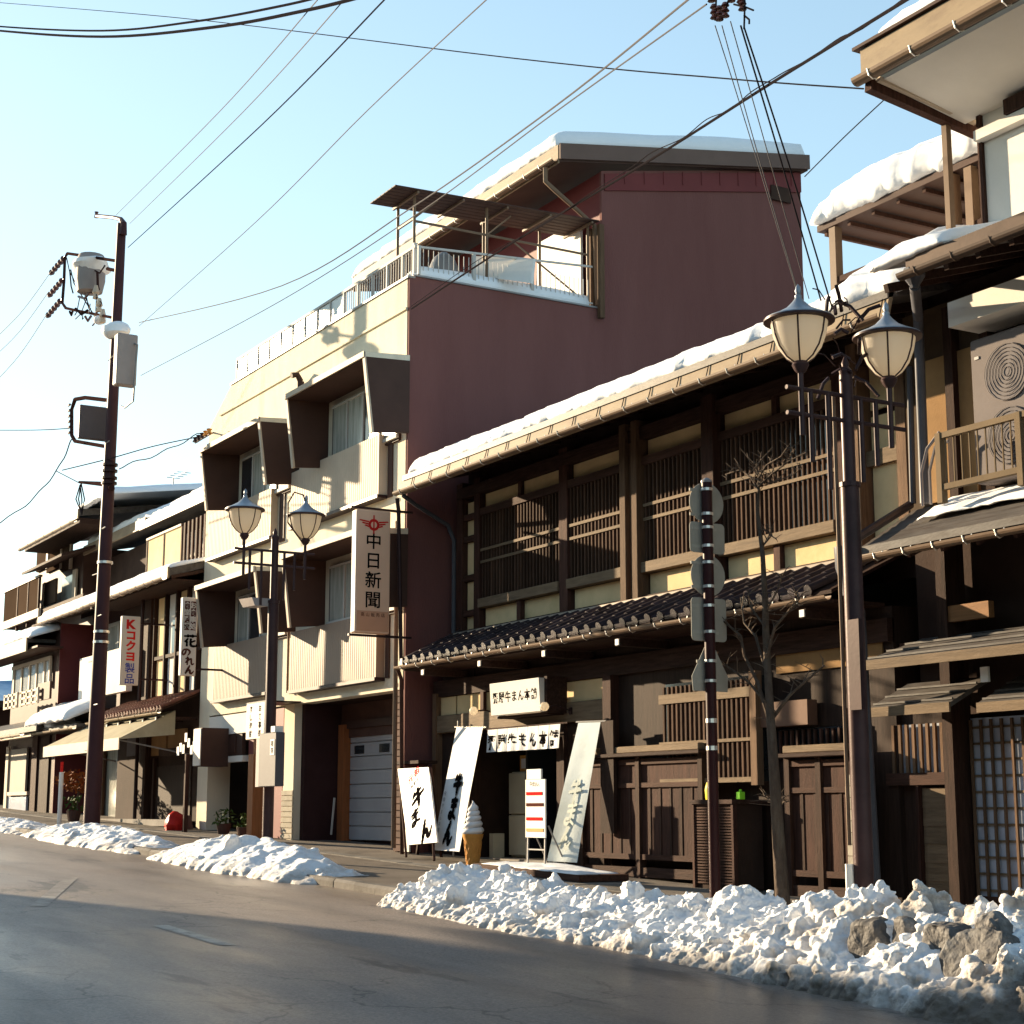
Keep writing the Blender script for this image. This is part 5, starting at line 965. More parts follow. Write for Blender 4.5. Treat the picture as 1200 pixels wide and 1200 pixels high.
# outdoor unit and guard rail on the canopy
o = T('outdoor_unit', 'big pale double fan outdoor unit on the sheet metal canopy behind a guard rail', 'outdoor unit', -11.6, 12.6, 3.2)
acm = mat('unit_casing', (.26, .22, .21), .7, .08, 2, .03, 20); box('casing', acm, o, -12.12, -10.9, 12.55, 12.9, 3.3, 4.82, bev=.02); box('side_louvre', greymet, o, -12.05, -11.99, 12.54, 12.549, 4.6, 4.63)
for zc in (4.38, 3.72):
    mb = MB(); q = [(-11.62 + .30 * math.cos(k * math.pi / 12), 12.535, zc + .30 * math.sin(k * math.pi / 12)) for k in range(24)]; mb.ex(q, (0, .014, 0)); fg = mb.build('fan_opening', relaym, o)
    mb = MB()
    for k in range(7): r = .05 + k * .04; mb.tube([(-11.62 + r * math.cos(a * math.pi / 10), 12.525, zc + r * math.sin(a * math.pi / 10)) for a in range(21)], .004, 4, False)
    mb.build('fan_grille', acm, fg, stuff=True)
o = T('guard_rail', 'pale framed guard rail with thin bars before the outdoor unit', 'railing', -11.7, 12.2, 3.2)
railm = mat('rail_tan', (.25, .18, .11), .8, .1, 2, .05, 30)
for z in (3.26, 3.80): box('rail', railm, o, -12.30, -10.0, 12.2, 12.26, z - .03, z + .03)
for x in (-12.28, -11.2, -10.1): box('post', railm, o, x - .035, x + .035, 12.19, 12.27, 3.1, 3.83)
for i in range(19): x = -12.2 + i * .11; piece('bar', railm, o, x - .006, x + .006, 12.22, 12.235, 3.29, 3.77)
for dx in (0, .12): MB().tube([(-12.45 + dx, 12.4, 3.9 - dx), (-12.62 + dx, 12.38, 3.75), (-12.7 + dx, 12.36, 3.5), (-12.7 + dx, 12.36, 3.15)], .018, 6).build('hose', boxm, o, smooth=True)
# ground floor of the right house
box('lintel_beam', mat('orange_beam', (.30, .15, .065), .6, .2, 2, .2, 12, GH, pr=.1), Bh, -12.9, -12.2, 12.72, 12.8, 1.95, 2.12); box('beam', bwoodh, Bh, -13.6, bx1, 12.8, 12.9, 1.6, 1.8)
for x in (-12.84,): box('post', dwood, Bh, x - .07, x + .07, 12.7, 12.98, -1.3, 2.9)
def pent(x0, x1, y0, z0, name='small_pent_roof'):
    p = MB().ex([(x0, y0, z0), (x0, 12.85, z0 + .28), (x0, 12.85, z0 + .33), (x0, y0, z0 + .05)], (x1 - x0, 0, 0)).build(name, metalroof, Bh); n = max(2, int((x1 - x0) / .45))
    box('pent_edge', twoodh, p, x0, x1, y0 - .025, y0 - .001, z0 - .05, z0 + .05)
    for i in range(3): yy = y0 + .05 + (12.8 - y0) * i / 3; MB().bar((x0 + .02, yy, z0 + .065 + (yy - y0) * .28 / (12.85 - y0)), (x1 - .02, yy, z0 + .065 + (yy - y0) * .28 / (12.85 - y0)), .02, .02, ).build('pent_batten', metalroof, p)
pent(-13.3, -4.6, 12.0, 1.50); pent(-13.55, -12.35, 12.28, 1.03); pent(-11.98, -9.0, 12.28, 1.0)
for x in (-11.9,): piece('bracket_tip', whitep, Bh, x - .05, x + .05, 12.3, 12.33, 1.25, 1.4)
box('front_boarding', blackwd, Bh, -13.75, -12.78, 12.92, 12.98, -1.3, 1.05)
lw = box('lattice_window', shoji, Bh, -13.85, -12.92, 12.9, 12.915, .40, .92); box('lattice_sill', bwoodh, lw, -13.9, -12.9, 12.80, 12.895, .27, .40); box('window_post', twood, lw, -12.97, -12.88, 12.8, 12.89, .2, 1.0)
for i in range(9): x = -13.8 + i * .105; piece('lattice_bar', twood, lw, x - .02, x + .02, 12.83, 12.86, .40, .92)
cl = box('clapboard_panel', twood, Bh, -13.42, -12.83, 12.86, 12.9, -1.25, .24); box('panel_post', bwood, cl, -13.45, -13.41, 12.8, 12.86, -1.3, .26); box('panel_post', twood, cl, -12.97, -12.83, 12.8, 12.86, -1.3, .26)  # lighter wood here puts a sunlit tan into the boards' colour
for i in range(7):
    z = -1.1 + i * .19
    MB().ex([(-13.40, 12.845, z - .01), (-13.40, 12.858, z - .01), (-13.40, 12.858, z + .19), (-13.40, 12.852, z + .19)], (.42, 0, 0)).build('clapboard', twoodh, cl)
dr = box('sliding_door', shoji, Bh, -12.75, -10.6, 12.95, 12.965, -1.2, .95); box('door_kick_board', bwoodh, dr, -12.8, -10.6, 12.90, 12.96, -1.3, -.86)
for i in range(16): x = -12.72 + i * .142; piece('door_bar', twood, dr, x - .014, x + .014, 12.905, 12.93, -.86, .93)
for j in range(11): z = -.80 + j * .165; box('door_rail', twoodh, dr, -12.75, -10.6, 12.932, 12.949, z - .012, z + .012)
# top storey: white wall, big eave
box('white_wall', wplast, Bh, -11.72, bx1, 12.5, 13.0, 5.75, 7.25); box('corner_board', bwood, Bh, -11.78, -11.721, 12.46, 12.6, 5.7, 7.2)
box('shutter_box', dwood, Bh, -11.3, bx1, 12.35, 12.49, 6.98, 7.14); box('ledge', wplast, Bh, -11.75, bx1, 12.38, 12.49, 6.86, 6.97)
te = MB().ex([(-12.1, 11.25, 7.42), (-12.1, 13.6, 7.9), (-12.1, 13.6, 8.1), (-12.1, 11.25, 7.75)], (8, 0, 0)).build('top_roof', metalroof, Bh)
MB().ex([(-12.05, 11.3, 7.36), (-12.05, 12.5, 7.16), (-12.05, 12.5, 7.3), (-12.05, 11.3, 7.41)], (7.6, 0, 0)).build('soffit', wplast, Bh)
box('fascia', tin, te, -12.12, bx1, 11.2, 11.248, 7.42, 7.74); gutter(te, -12.12, bx1, 11.13, 7.40, .075, gutterm, .6); box('roof_edge', finm, te, -12.2, bx1, 11.16, 11.4, 7.755, 7.79)
MB().bar((-12.02, 11.2, 7.32), (-12.02, 12.8, 7.12), .10, .12).build('side_beam', bwood, Bh); MB().bar((-11.92, 11.25, 7.36), (-11.92, 12.6, 7.18), .05, .05).build('side_beam', finedge, Bh)
roof_snow(Bh, -12.0, bx1, 11.32, 13.4, 7.79, .2, .26, 65, endt=.3)
x = W(1112, 220, 12.3)[0]; MB().bar((x, 12.3, 7.15), (x, 12.3, 5.75), .07).build('eave_post', gutterm, Bh)
# rooftop drying deck behind
o = T('drying_deck', 'roof deck with wooden railing and thick snow covered lean-to roof', 'deck', -14, 14, 6.0)
ny = 13.0; rx0 = -14.95; 
box('deck_roof', finm, o, rx0, -9.0, ny, 15.5, 6.97, 7.05); roof_snow(o, rx0 - .05, -9.2, ny - .02, 15.4, 7.06, .16, .50, 71, dx=.07, rag=.05, endt=.9)
for i in range(14): x = rx0 + .1 + i * .42; MB().bar((x, ny + .05, 6.93), (x, 15.3, 6.93), .05).build('roof_joist', bwoodh, o)
for x in (-14.68, -12.72, -12.45): MB().bar((x, ny + .05, 5.8), (x, ny + .05, 6.95), .11).build('post', gutterm, o)
MB().bar((-14.68, 15.2, 5.8), (-14.68, 15.2, 6.95), .1).build('post', gutterm, o)
MB().bar((rx0 + .2, ny + .05, 6.28), (-9, ny + .05, 6.28), .08, .07).build('top_rail', bwoodh, o); MB().bar((rx0 + .2, ny + .05, 5.98), (-9, ny + .05, 5.98), .05).build('low_rail', bwoodh, o)
for i in range(46): x = -14.6 + i * .12; piece('baluster', bwood, o, x - .012, x + .012, ny + .04, ny + .065, 5.8, 6.25)
MB().tube([(-14.5, 13.6, 6.45), (-11, 13.6, 6.55)], .02, 6).build('laundry_pole', alu, o); MB().tube([(-14.3, 13.75, 6.42), (-11, 13.75, 6.52)], .02, 6).build('laundry_pole', alu, o)
box('deck_floor', dwoodh, o, rx0 + .2, -9, 12.95, 15.4, 5.7, 5.8)
# ================================================================== STREET FURNITURE
def street_lamp(x, y, label, scroll=False, turn=0):
    o = T('street_lamp', label, 'street lamp', x, y, group='twin lantern street lamps along the kerb'); g = G(x); za = G(x) + 4.72; ztop = za + .17
    MB().tube([(x, y, g), (x, y, g + 1.2), (x, y, g + 3.9)], .082, 14).build('lower_pole', polem, o, smooth=True); MB().tube([(x, y, g + 3.9), (x, y, g + 3.94)], .092, 14).build('collar', polem, o); MB().tube([(x, y, g + 3.94), (x, y, ztop)], .058, 12).build('upper_pole', polem, o, smooth=True)
    MB().lathe((x, y, ztop), [(.06, 0), (.065, .03), (.03, .07), (.035, .10), (.012, .16), (0, .17)], 12).build('pole_finial', polem, o, smooth=True); MB().lathe((x, y, g), [(.13, 0), (.13, .28), (.09, .36), (0, .36)], 14).build('pole_base', polem, o)
    A2 = .66; ca, sa = math.cos(turn), math.sin(turn); Pp = lambda d, z: Vector((x + d * sa, y + d * ca, z))
    for z in (za - .02, za - .24): MB().tube([Pp(-A2, z), Pp(A2, z)], .02, 8).build('cross_arm', polem, o); 
    for d, l0 in ((-.40, .62), (-.21, .84), (.16, .74), (.33, .58)): MB().tube([Pp(d, za - .02), Pp(d, za - .02 - l0)], .022, 8).build('pendant_bar', polem, o)
    for k, d in enumerate((-.50, .50)):
        c = Pp(d, za); MB().tube([Pp(d, za - .42), Pp(d, za + .13)], .024, 8).build('lantern_stem', polem, o)
        ln = MB().lathe((c.x, c.y, za + .12), [(.03, 0), (.05, .02), (.075, .07), (.06, .10), (0, .10)], 16).build('lantern', polem, o, smooth=True)
        MB().lathe((c.x, c.y, za + .215), [(.055, 0), (.12, .045), (.185, .13), (.225, .235), (.243, .33), (.243, .375), (0, .375)], 24).build('glass_bowl', lampglass, ln, smooth=True)
        MB().lathe((c.x, c.y, za + .58), [(.235, .0), (.29, -.012), (.298, .0), (.292, .02), (.20, .06), (.11, .11), (.05, .17), (.03, .20), (.032, .22), (.02, .235), (.028, .26), (.022, .30), (.0, .33)], 24).build('lantern_cap', capm, ln, smooth=True)
        MB().lathe((c.x, c.y, za + .565), [(.27, 0), (.305, .005), (.305, .022), (.27, .025), (.23, .012)], 24).build('cap_rim', polem, ln, smooth=True)
        for j in range(6):
            a = j * math.pi / 3 + .3; MB().tube([(c.x + r * math.cos(a), c.y + r * math.sin(a), za + .215 + z) for r, z in ((.06, 0), (.126, .045), (.191, .13), (.231, .235), (.249, .33), (.249, .375))], .008, 5, False).build('glass_rib', polem, ln)
        if scroll and k: MB().tube([Pp(d - .02 + .0, za + .12), Pp(d - .30, za + .45), Pp(d - .30, za + .75), Pp(d - .2, za + .93), Pp(d - .05, za + .90), Pp(d + .0, za + .75)], .013, 6, False).build('scroll', polem, ln)
    return o, g, za
LR, gR, zaR = street_lamp(-10.62, 9.5, 'twin lantern street lamp standing in the snow bank nearest the camera')
MB().tube([(-10.715, 9.44, gR + .9), (-10.715, 9.44, zaR)], .017, 8).build('conduit', gutterm, LR); MB().tube([(-10.69, 9.41, gR + .35), (-10.69, 9.41, gR + .75)], .035, 8).build('white_band', whitep, LR)
box('plate', darkmet, LR, -10.58, -10.44, 9.38, 9.42, gR + 2.0, gR + 2.75)
mb = MB()
for i in range(26):   # bundle of splices and clamps near the lamp top
    p = Vector((-10.66 + rnd.uniform(-.16, .12), 9.5 + rnd.uniform(-.12, .2), zaR + .05 + rnd.uniform(0, .85))); q = p + Vector((rnd.uniform(-.2, .2), rnd.uniform(-.2, .2), rnd.uniform(-.22, .22))); mb.tube([p, (p + q) / 2 + Vector((0, 0, .04)), q], rnd.choice([.006, .01, .018]), 5)
mb.build('cable_bundle', darkmet, LR, stuff=True)
LM, gM, zaM = street_lamp(-23.6, 9.5, 'twin lantern street lamp in front of the pale building', True)
zc = W(300, 707, 9.3)[1]; MB().hexa([(-24.1, 9.2, zc - .04), (-23.6, 9.2, zc - .06), (-23.6, 9.42, zc - .06), (-24.1, 9.42, zc - .04), (-24.15, 9.15, zc + .09), (-23.6, 9.15, zc + .06), (-23.6, 9.45, zc + .06), (-24.15, 9.45, zc + .09)]).build('side_luminaire', boxm, LM); MB().bar((-23.8, 9.3, zc), (-23.6, 9.5, zc), .03).build('luminaire_arm', darkmet, LM)
xa = W(304, 900, 9.36)[0]; xb = W(328, 900, 9.36)[0]; o = T('meter_cabinet', 'grey double cabinet with a small framed notice strapped to the mid street lamp', 'cabinet', xa, 9.4, -.1)
box('cabinet_side', boxm, o, xa, xa + .16, 9.30, 9.40, W(310, 922, 9.36)[1], W(310, 865, 9.36)[1]); box('cabinet_body', mat('dark_grey_cabinet', (.13, .12, .13), .5, .1, 2, .03, 20), o, xa + .165, xb + .02, 9.28, 9.42, W(310, 922, 9.36)[1], W(310, 860, 9.36)[1], bev=.008)
box('notice', whitep, o, xb - .18, xb - .02, 9.272, 9.279, W(310, 886, 9.36)[1], W(310, 868, 9.36)[1]); lettering('喫茶', blackp, o, (xb - .10, 9.268, W(310, 877, 9.36)[1]), (1, 0, 0), (0, 0, 1), .09, True, 1.1, .01); box('white_cap', whitep, o, xb - .16, xb - .01, 9.27, 9.40, W(310, 860, 9.36)[1] + .002, W(310, 853, 9.36)[1])
# rear side of the road sign post
sx = -12.64; o = T('road_sign_post', 'brown post carrying five road sign plates seen from behind', 'road sign', sx, 9.5); zt = W(827, 566, 9.5)[1]
MB().tube([(sx, 9.5, G(sx)), (sx, 9.5, G(sx) + 2.2), (sx, 9.5, zt)], .052, 12).build('post', mat('dark_red_brown_paint', (.06, .022, .022), .4, .2, 3, .03, 20), o, smooth=True); MB().lathe((sx, 9.5, zt), [(.055, 0), (.055, .02), (.02, .045), (0, .05)], 12).build('post_cap', greymet, o)
def plate(poly, xo=-.075):
    return MB().ex([(sx + xo, 9.545 + a, b) for a, b in poly], (.012, 0, 0)).build('sign_plate', signback, o, bev=.003)
def zpx(v): return W(829, v, 9.5)[1]
def circ(zc, r): return [(r * math.cos(k * math.pi / 14), zc + r * math.sin(k * math.pi / 14)) for k in range(28)]
def rr_(w2, z0, z1, r=.04):
    q = []
    for cx, cz, a0 in ((w2 - r, z1 - r, 0), (-w2 + r, z1 - r, 90), (-w2 + r, z0 + r, 180), (w2 - r, z0 + r, 270)):
        for k in range(4): a = R(a0 + k * 30); q.append((cx + r * math.cos(a), cz + r * math.sin(a)))
    return q
specs = [('c', 564, 612), ('r', 611, 647), ('c', 650, 697), ('r', 700, 751), ('p', 752, 810)]
wpx = (WX(847, 630, sx)[0] - WX(807, 630, sx)[0]) / 2
for kd, a, b in specs:
    z1, z0 = zpx(a), zpx(b)
    if kd == 'c': pl = plate(circ((z0 + z1) / 2, wpx))
    elif kd == 'r': pl = plate(rr_(wpx * 1.02, z0, z1))
    else: pl = plate([(-wpx * 1.0, z0 + .0), (wpx * 1.0, z0 + .0), (wpx * 1.05, z0 + .14), (.03, z1), (-.03, z1), (-wpx * 1.05, z0 + .14)])
    for z in (z0 + (z1 - z0) * .2, z0 + (z1 - z0) * .8 if kd != 'p' else z0 + (z1 - z0) * .6):
        MB().tube([(sx, 9.5, z - .013), (sx, 9.5, z + .013)], .059, 12).build('clamp_band', bandm, pl); MB().box(sx - .075, sx - .06, 9.5 - wpx * .9 * (.6 if kd == 'p' else .85), 9.5 + wpx * .9 * (.6 if kd == 'p' else .85), z - .014, z + .014).build('stiffener', signback, pl)
for v in (845, 877): z = zpx(v); MB().tube([(sx, 9.5, z - .02), (sx, 9.5, z + .02)], .056, 12).build('white_ring', bandm, o)
# utility pole
ux_, uy_ = -33.6, 9.75
o = T('utility_pole', 'tall dark utility pole with transformer boxes and insulator rack at the left', 'utility pole', ux_, uy_); zt = W(143, 262, 9.75)[1]
MB().tube([(ux_, uy_, G(ux_)), (ux_ + .12, uy_, 5), (ux_ + .3, uy_, zt)], [.17, .135, .095], 16).build('shaft', upolem, o, smooth=True)
q = lambda u, v, y=9.75: P3(u, v, y)
MB().tube([q(144, 275), q(145, 262), q(142, 257), q(134, 255), q(114, 253)], [.09, .07, .05, .045, .045], 8).build('top_arm', upolem, o, smooth=True); MB().lathe(tuple(q(113, 252) - Vector((0, 0, .02))), [(0, -.05), (.05, -.04), (.035, .06), (.05, .09), (0, .1)], 8).build('top_insulator', porc, o)
for pts in ([(138, 306), (100, 300), (79, 297), (76, 302), (75, 330), (73, 355), (77, 361), (90, 364), (136, 373)],): MB().tube([q(*p) for p in pts], .035, 6, False).build('rack_frame', rackm, o)
MB().tube([q(140, 318), q(126, 315)], .04, 6).build('rack_stub', rackm, o)
for i, (u, v) in enumerate(((77, 300), (75, 326), (73, 350))):
    a, b = q(u, v), q(u - 17, v + 20); mb = MB(); 
    for k in range(5): c = a.lerp(b, .15 + k * .2); c2 = a.lerp(b, .15 + k * .2 + .09); mb.tube([c, c2], [.075, .05], 8)
    mb.tube([a, b], .02, 5); mb.build('strain_insulator', porc, o)
for i in range(5):
    a = q(78 + i * 5, 302 + i * 4 + (i % 2) * 10); MB().tube([a, a + Vector((.3, 0, -.4)), q(95 + i * 6, 345 + (i % 3) * 10), q(112, 372)], .012, 5, False).build('jumper_wire', wirem, o)
MB().lathe(tuple(q(105, 345)), [(0, 0), (.28, .05), (.33, .3), (.33, .75), (.28, .9), (0, .98)], 16).build('transformer_drum', boxm, o, smooth=True)
def blob(par, c, r, sq=(1, 1, .7), seed=0, m=snowm, name='snow_cap'):
    mb = MB(); n = 14; prof = [(r * math.sin(math.pi * k / 8), -r * math.cos(math.pi * k / 8)) for k in range(9)]; mb.lathe((0, 0, 0), prof, n)
    mb.v = [tuple(Vector(c) + Vector((a * sq[0], b * sq[1], d * sq[2])) * (1 + .3 * noise.noise(Vector((a * 3, b * 3, d * 3 + seed))))) for a, b, d in mb.v]; return mb.build(name, m, par, smooth=True)
blob(o, q(107, 312), .42, (1, 1, .5), 1); blob(o, q(137, 388), .30, (1.1, 1, .6), 2); blob(o, q(116, 375), .14, seed=3)
for p in ((112, 350), (116, 365), (120, 378)): c = q(*p); MB().lathe(tuple(c), [(0, 0), (.07, 0), (.05, .1), (.08, .14), (.04, .3), (0, .3)], 8).build('bushing', finedge, o)
def ubox(u0, vt, u1, vb, y, th, nm, m=boxm):
    a, b = W(u0, (vt + vb) / 2, y)[0], W(u1, (vt + vb) / 2, y)[0]; return box(nm, m, o, a, b, y, y + th, W((u0 + u1) / 2, vb, y)[1], W((u0 + u1) / 2, vt, y)[1], bev=.02)
ubox(133, 392, 137, 450, 9.4, .42, 'switch_box'); ubox(91, 475, 93, 513, 9.2, .78, 'relay_box', relaym)
MB().tube([q(134, 470), q(100, 466), q(88, 468), q(84, 480), q(84, 510), q(88, 517), q(128, 524)], .045, 6, False).build('box_frame', rackm, o); 
for i in range(6): a = q(82, 474 + i * 6.5); MB().tube([a, a - Vector((.12, 0, 0))], .03, 6).build('terminal', porc, o)
MB().tube([q(131, 572), q(118, 567), q(93, 565)], [.07, .05, .03], 6).build('bracket_arm', rackm, o)
for dx in (-3, 4): MB().tube([q(95, 566), q(95 + dx, 585), q(96, 603), q(93 - dx, 585), q(94, 568)], .015, 5, False).build('cable_loop', wirem, o)
MB().tube([q(154, 402), q(161, 404), q(158, 440), q(156, 470), q(146, 478), q(142, 476)], .022, 6, False).build('side_conduit', greymet, o)
for v in (545, 552, 560, 566, 660, 740, 752): a = q(125 if v > 600 else 131, v); a = Vector((ux_ + .04 + (a.z) * .025, uy_, a.z)); MB().tube([a, a + Vector((0, 0, .05))], .158, 14).build('pole_band', darkmet if v < 600 else bandm, o)
for i in range(10): z = 1.2 + i * .9; MB().tube([(ux_ + .1, uy_ - .1, z), (ux_ + .38 * (1 if i % 2 else -1) + .1, uy_ - .12, z)], .012, 5).build('step_bolt', greymet, o)
for k in range(14):
    a = q(78 + rnd.uniform(0, 40), 300 + rnd.uniform(0, 75)); e = a + Vector((rnd.uniform(-.5, .5), rnd.uniform(-.2, .2), rnd.uniform(-.5, .3))); MB().tube([a, (a + e) / 2 + Vector((0, 0, -.12)), e], rnd.choice([.012, .018, .03]), 5).build('rack_fitting', rackm if k % 3 else porc, o)
# bare street tree
o = T('bare_tree', 'bare street tree with pruned twiggy limbs behind the road sign post', 'tree', -11.8, 9.8)
tr = [(919, 1075), (916, 1040), (911, 950), (904, 850), (900, 790), (897, 740), (896, 700), (894, 650), (888, 600), (889, 560)]
tp = [P3(u, v, 9.8 + .05 * math.sin(i * 1.7)) for i, (u, v) in enumerate(tr)]; tw = [.078, .068, .055, .042, .036, .032, .028, .023, .018, .012]
trunk = MB().tube(tp, tw, 12); trunk.v = [tuple(Vector(v) + noise.noise_vector(Vector(v) * 5) * .012) for v in trunk.v]; trunk.build('trunk', bark, o, smooth=True)
limbs = [([(903, 850), (888, 800), (872, 768), (868, 745), (848, 728), (835, 715)], .028), ([(899, 790), (885, 745), (872, 730), (868, 700)], .022), ([(903, 845), (925, 815), (942, 800), (966, 780)], .026), ([(898, 770), (908, 735), (925, 715), (936, 702), (932, 695)], .022),
         ([(897, 735), (880, 712), (876, 690)], .016), ([(902, 830), (878, 800), (858, 785), (838, 772)], .02), ([(889, 570), (905, 555), (925, 540), (945, 530)], .016), ([(889, 575), (880, 560), (868, 550), (850, 556)], .013), ([(894, 640), (904, 628), (910, 632)], .01),
         ([(889, 560), (898, 545), (915, 535), (922, 525)], .012), ([(908, 945), (902, 935), (898, 936)], .012), ([(909, 940), (918, 936), (922, 940)], .01), ([(889, 562), (886, 548), (892, 538)], .01), ([(896, 720), (912, 690), (918, 672)], .013), ([(889, 565), (905, 566), (930, 556), (940, 548)], .01)]
lm = []
for i, (pts, r) in enumerate(limbs):
    n = len(pts); yo = rnd.uniform(-.25, .25); pp = [P3(u, v, 9.8 + yo * k / n) for k, (u, v) in enumerate(pts)]; MB().tube(pp, [max(.005, .72 * r * (1 - .75 * k / n)) for k in range(n)], 7).build('limb', bark, o, smooth=True); lm.append(pp)
mb = MB()
for pp in lm:
    for k in range(1, len(pp)):
        for _ in range(5 if len(pp) < 6 else 3):
            p = pp[k - 1].lerp(pp[k], rnd.random()); d = Vector((rnd.uniform(-1, 1), rnd.uniform(-1, 1), rnd.uniform(-.3, .9))).normalized(); L_ = rnd.uniform(.06, .24); m1 = p + d * L_ * .5 + Vector((0, 0, .02)); e = p + d * L_ + Vector((0, 0, rnd.uniform(-.02, .06)))
            mb.tube([p, m1, e], [.006, .004, .002], 4, False)
            if rnd.random() < .7: f_ = m1 + Vector((rnd.uniform(-1, 1), rnd.uniform(-1, 1), rnd.uniform(-.4, 1))) * .07; mb.tube([m1, f_], [.004, .002], 4, False)
mb.build('twigs', bark, o, stuff=True)

# ================================================================== SNOW
def interp(tab):
    def f(x):
        if x <= tab[0][0]: return tab[0][1]
        for (a, b), (c, d) in zip(tab[:-1], tab[1:]):
            if x <= c: return b + (d - b) * (x - a) / (c - a)
        return tab[-1][1]
    return f
fr_ = sorted([WG(*p) for p in ((465, 1066), (560, 1088), (700, 1110), (830, 1138), (950, 1165), (1112, 1200))])
top = []
for u, v in ((500, 1045), (530, 1012), (565, 1018), (600, 1030), (650, 1038), (700, 1052), (800, 1055), (900, 1052), (1000, 1058), (1100, 1056), (1200, 1062)):
    p = P3(u, v, 9.15); top.append((p.x, p.z - G(p.x)))
fy = interp(fr_ + [(-4, fr_[-1][1] + .1)]); ht = interp([(-16.75, .0)] + [(a, max(.12, b)) for a, b in top] + [(-6, .55)])
snow_bank('snow_bank', 'long lumpy ploughed snow bank along the kerb in the right foreground', -16.7, -5.5, lambda x: fy(x) - .02, lambda x: 10.0 - .2 * max(0, (-15.5 - x)), lambda x: ht(x) * 1.0, 2, dx=.025, ny=90, vox=.0155, grime=.08, crumbs=130)
def small(u0, u1, vt, vb, seed, label, y=8.9, w=.8):
    a, b = W(u0, vb, y)[0], W(u1, vb, y)[0]; mx = (a + b) / 2; h = W((u0 + u1) / 2, vt, y)[1] - G(mx)
    snow_bank('snow_pile', label, a, b, lambda x: y - w + .0 + .5 * abs((x - mx) / (b - a)), lambda x: y + w * .9, lambda x: max(0, h) * 1.3 * max(0, 1 - abs((x - mx) * 2 / (b - a)) ** 2.5) ** .7, seed, dx=.05, ny=40, lump=.5, grime=.05, crumbs=10)
small(205, 395, 992, 1030, 12, 'rounded snow heap at the foot of the mid street lamp', 8.9); small(48, 190, 972, 1003, 19, 'low snow heap around the foot of the utility pole', 9.0); small(-30, 50, 962, 982, 25, 'flat dirty snow patch at the far left end of the kerb', 9.0)
# grey ice chunks frozen into the bank
icem = mat('dirty_ice', (.17, .16, .155), .6, .3, 5, .9, 18, pr=.15, col2=(.42, .42, .42), c2=.6)
for i, (u, v, s) in enumerate(((1022, 1100, .24), (1085, 1125, .26), (1110, 1100, .22), (1150, 1118, .30), (1180, 1160, .26), (1165, 1085, .16), (1060, 1085, .14))):
    p = P3(u, v + 10, 8.24 - (v - 1085) * .002); bm_ = MB(); pts = []
    for k in range(8): a = k * math.pi / 4 + rnd.uniform(-.3, .3); r = s * rnd.uniform(.75, 1.1); pts.append((r * math.cos(a), r * math.sin(a)))
    tilt = Matrix.Rotation(rnd.uniform(-.5, .1), 3, 'X') @ Matrix.Rotation(rnd.uniform(-.4, .4), 3, 'Y'); h = s * .55
    vs = [tilt @ Vector((a, h * rnd.uniform(.8, 1), b)) for a, b in pts] + [tilt @ Vector((a * .92, -h * rnd.uniform(.5, .9), b * .9)) for a, b in pts]; vs = [p + q_ for q_ in vs]
    bm_.add(vs, [tuple(range(8)), tuple(range(8, 16))[::-1]] + [(k, 8 + k, 8 + (k + 1) % 8, (k + 1) % 8) for k in range(8)])
    ob = bm_.build('ice_chunk', icem); md = ob.modifiers.new('bevel', 'BEVEL'); md.width = .035; md.segments = 2; _t3 = bpy.data.textures.get('chunk') or bpy.data.textures.new('chunk', 'CLOUDS'); _t3.noise_scale = .12; sb = ob.modifiers.new('sub', 'SUBSURF'); sb.subdivision_type = 'SIMPLE'; sb.levels = sb.render_levels = 3; dd = ob.modifiers.new('rough', 'DISPLACE'); dd.texture = _t3; dd.strength = .05; dd.texture_coords = 'GLOBAL'
    tag(ob, ['leftmost grey ice chunk in the snow bank, right of the tall lamp', 'third grey ice chunk from the left in the snow bank', 'fourth grey ice chunk from the left in the snow bank', 'large fifth ice chunk from the left in the snow bank', 'rightmost and lowest grey ice chunk at the picture edge', 'small upper ice chunk just above the large fifth one', 'smallest ice chunk, second from the left in the snow bank'][i], 'ice chunk', 'grey ice chunks in the snow bank')
# ================================================================== WIRES
def wire(label, pts, r=.008, m=wirem, name='overhead_wire', group='overhead wires', n=8, wob=0):
    P = [P3(*p) for p in pts]; Q = []
    for i in range(len(P) - 1):
        p0, p1, p2, p3 = P[max(i - 1, 0)], P[i], P[i + 1], P[min(i + 2, len(P) - 1)]
        for k in range(n): t = k / n; Q.append(.5 * ((2 * p1) + (p2 - p0) * t + (2 * p0 - 5 * p1 + 4 * p2 - p3) * t * t + (3 * p1 - p0 - 3 * p2 + p3) * t ** 3))
    Q.append(P[-1])
    if wob: Q = [q + Vector((0, 0, wob * math.sin(i * 1.1))) for i, q in enumerate(Q)]
    return tag(MB().tube(Q, r, 5, False).build(name, m), label, 'wire', group)
wire('thick sagging black cable across the top left corner, lower of the pair', [(-80, 26, 6), (0, 36, 6), (120, 43, 6), (250, 32, 6), (360, 12, 6), (440, -8, 6)], .019)
wire('thick sagging black cable across the top left corner, upper of the pair', [(-80, 22, 6.2), (0, 31, 6.2), (120, 36, 6.2), (230, 25, 6.2), (330, 7, 6.2), (400, -10, 6.2)], .015)
wire('thin wire crossing the whole sky from top left to the right hand eave', [(-40, 0, 11), (200, 20, 11), (600, 68, 11), (850, 92, 11), (1012, 104, 11)], .009)
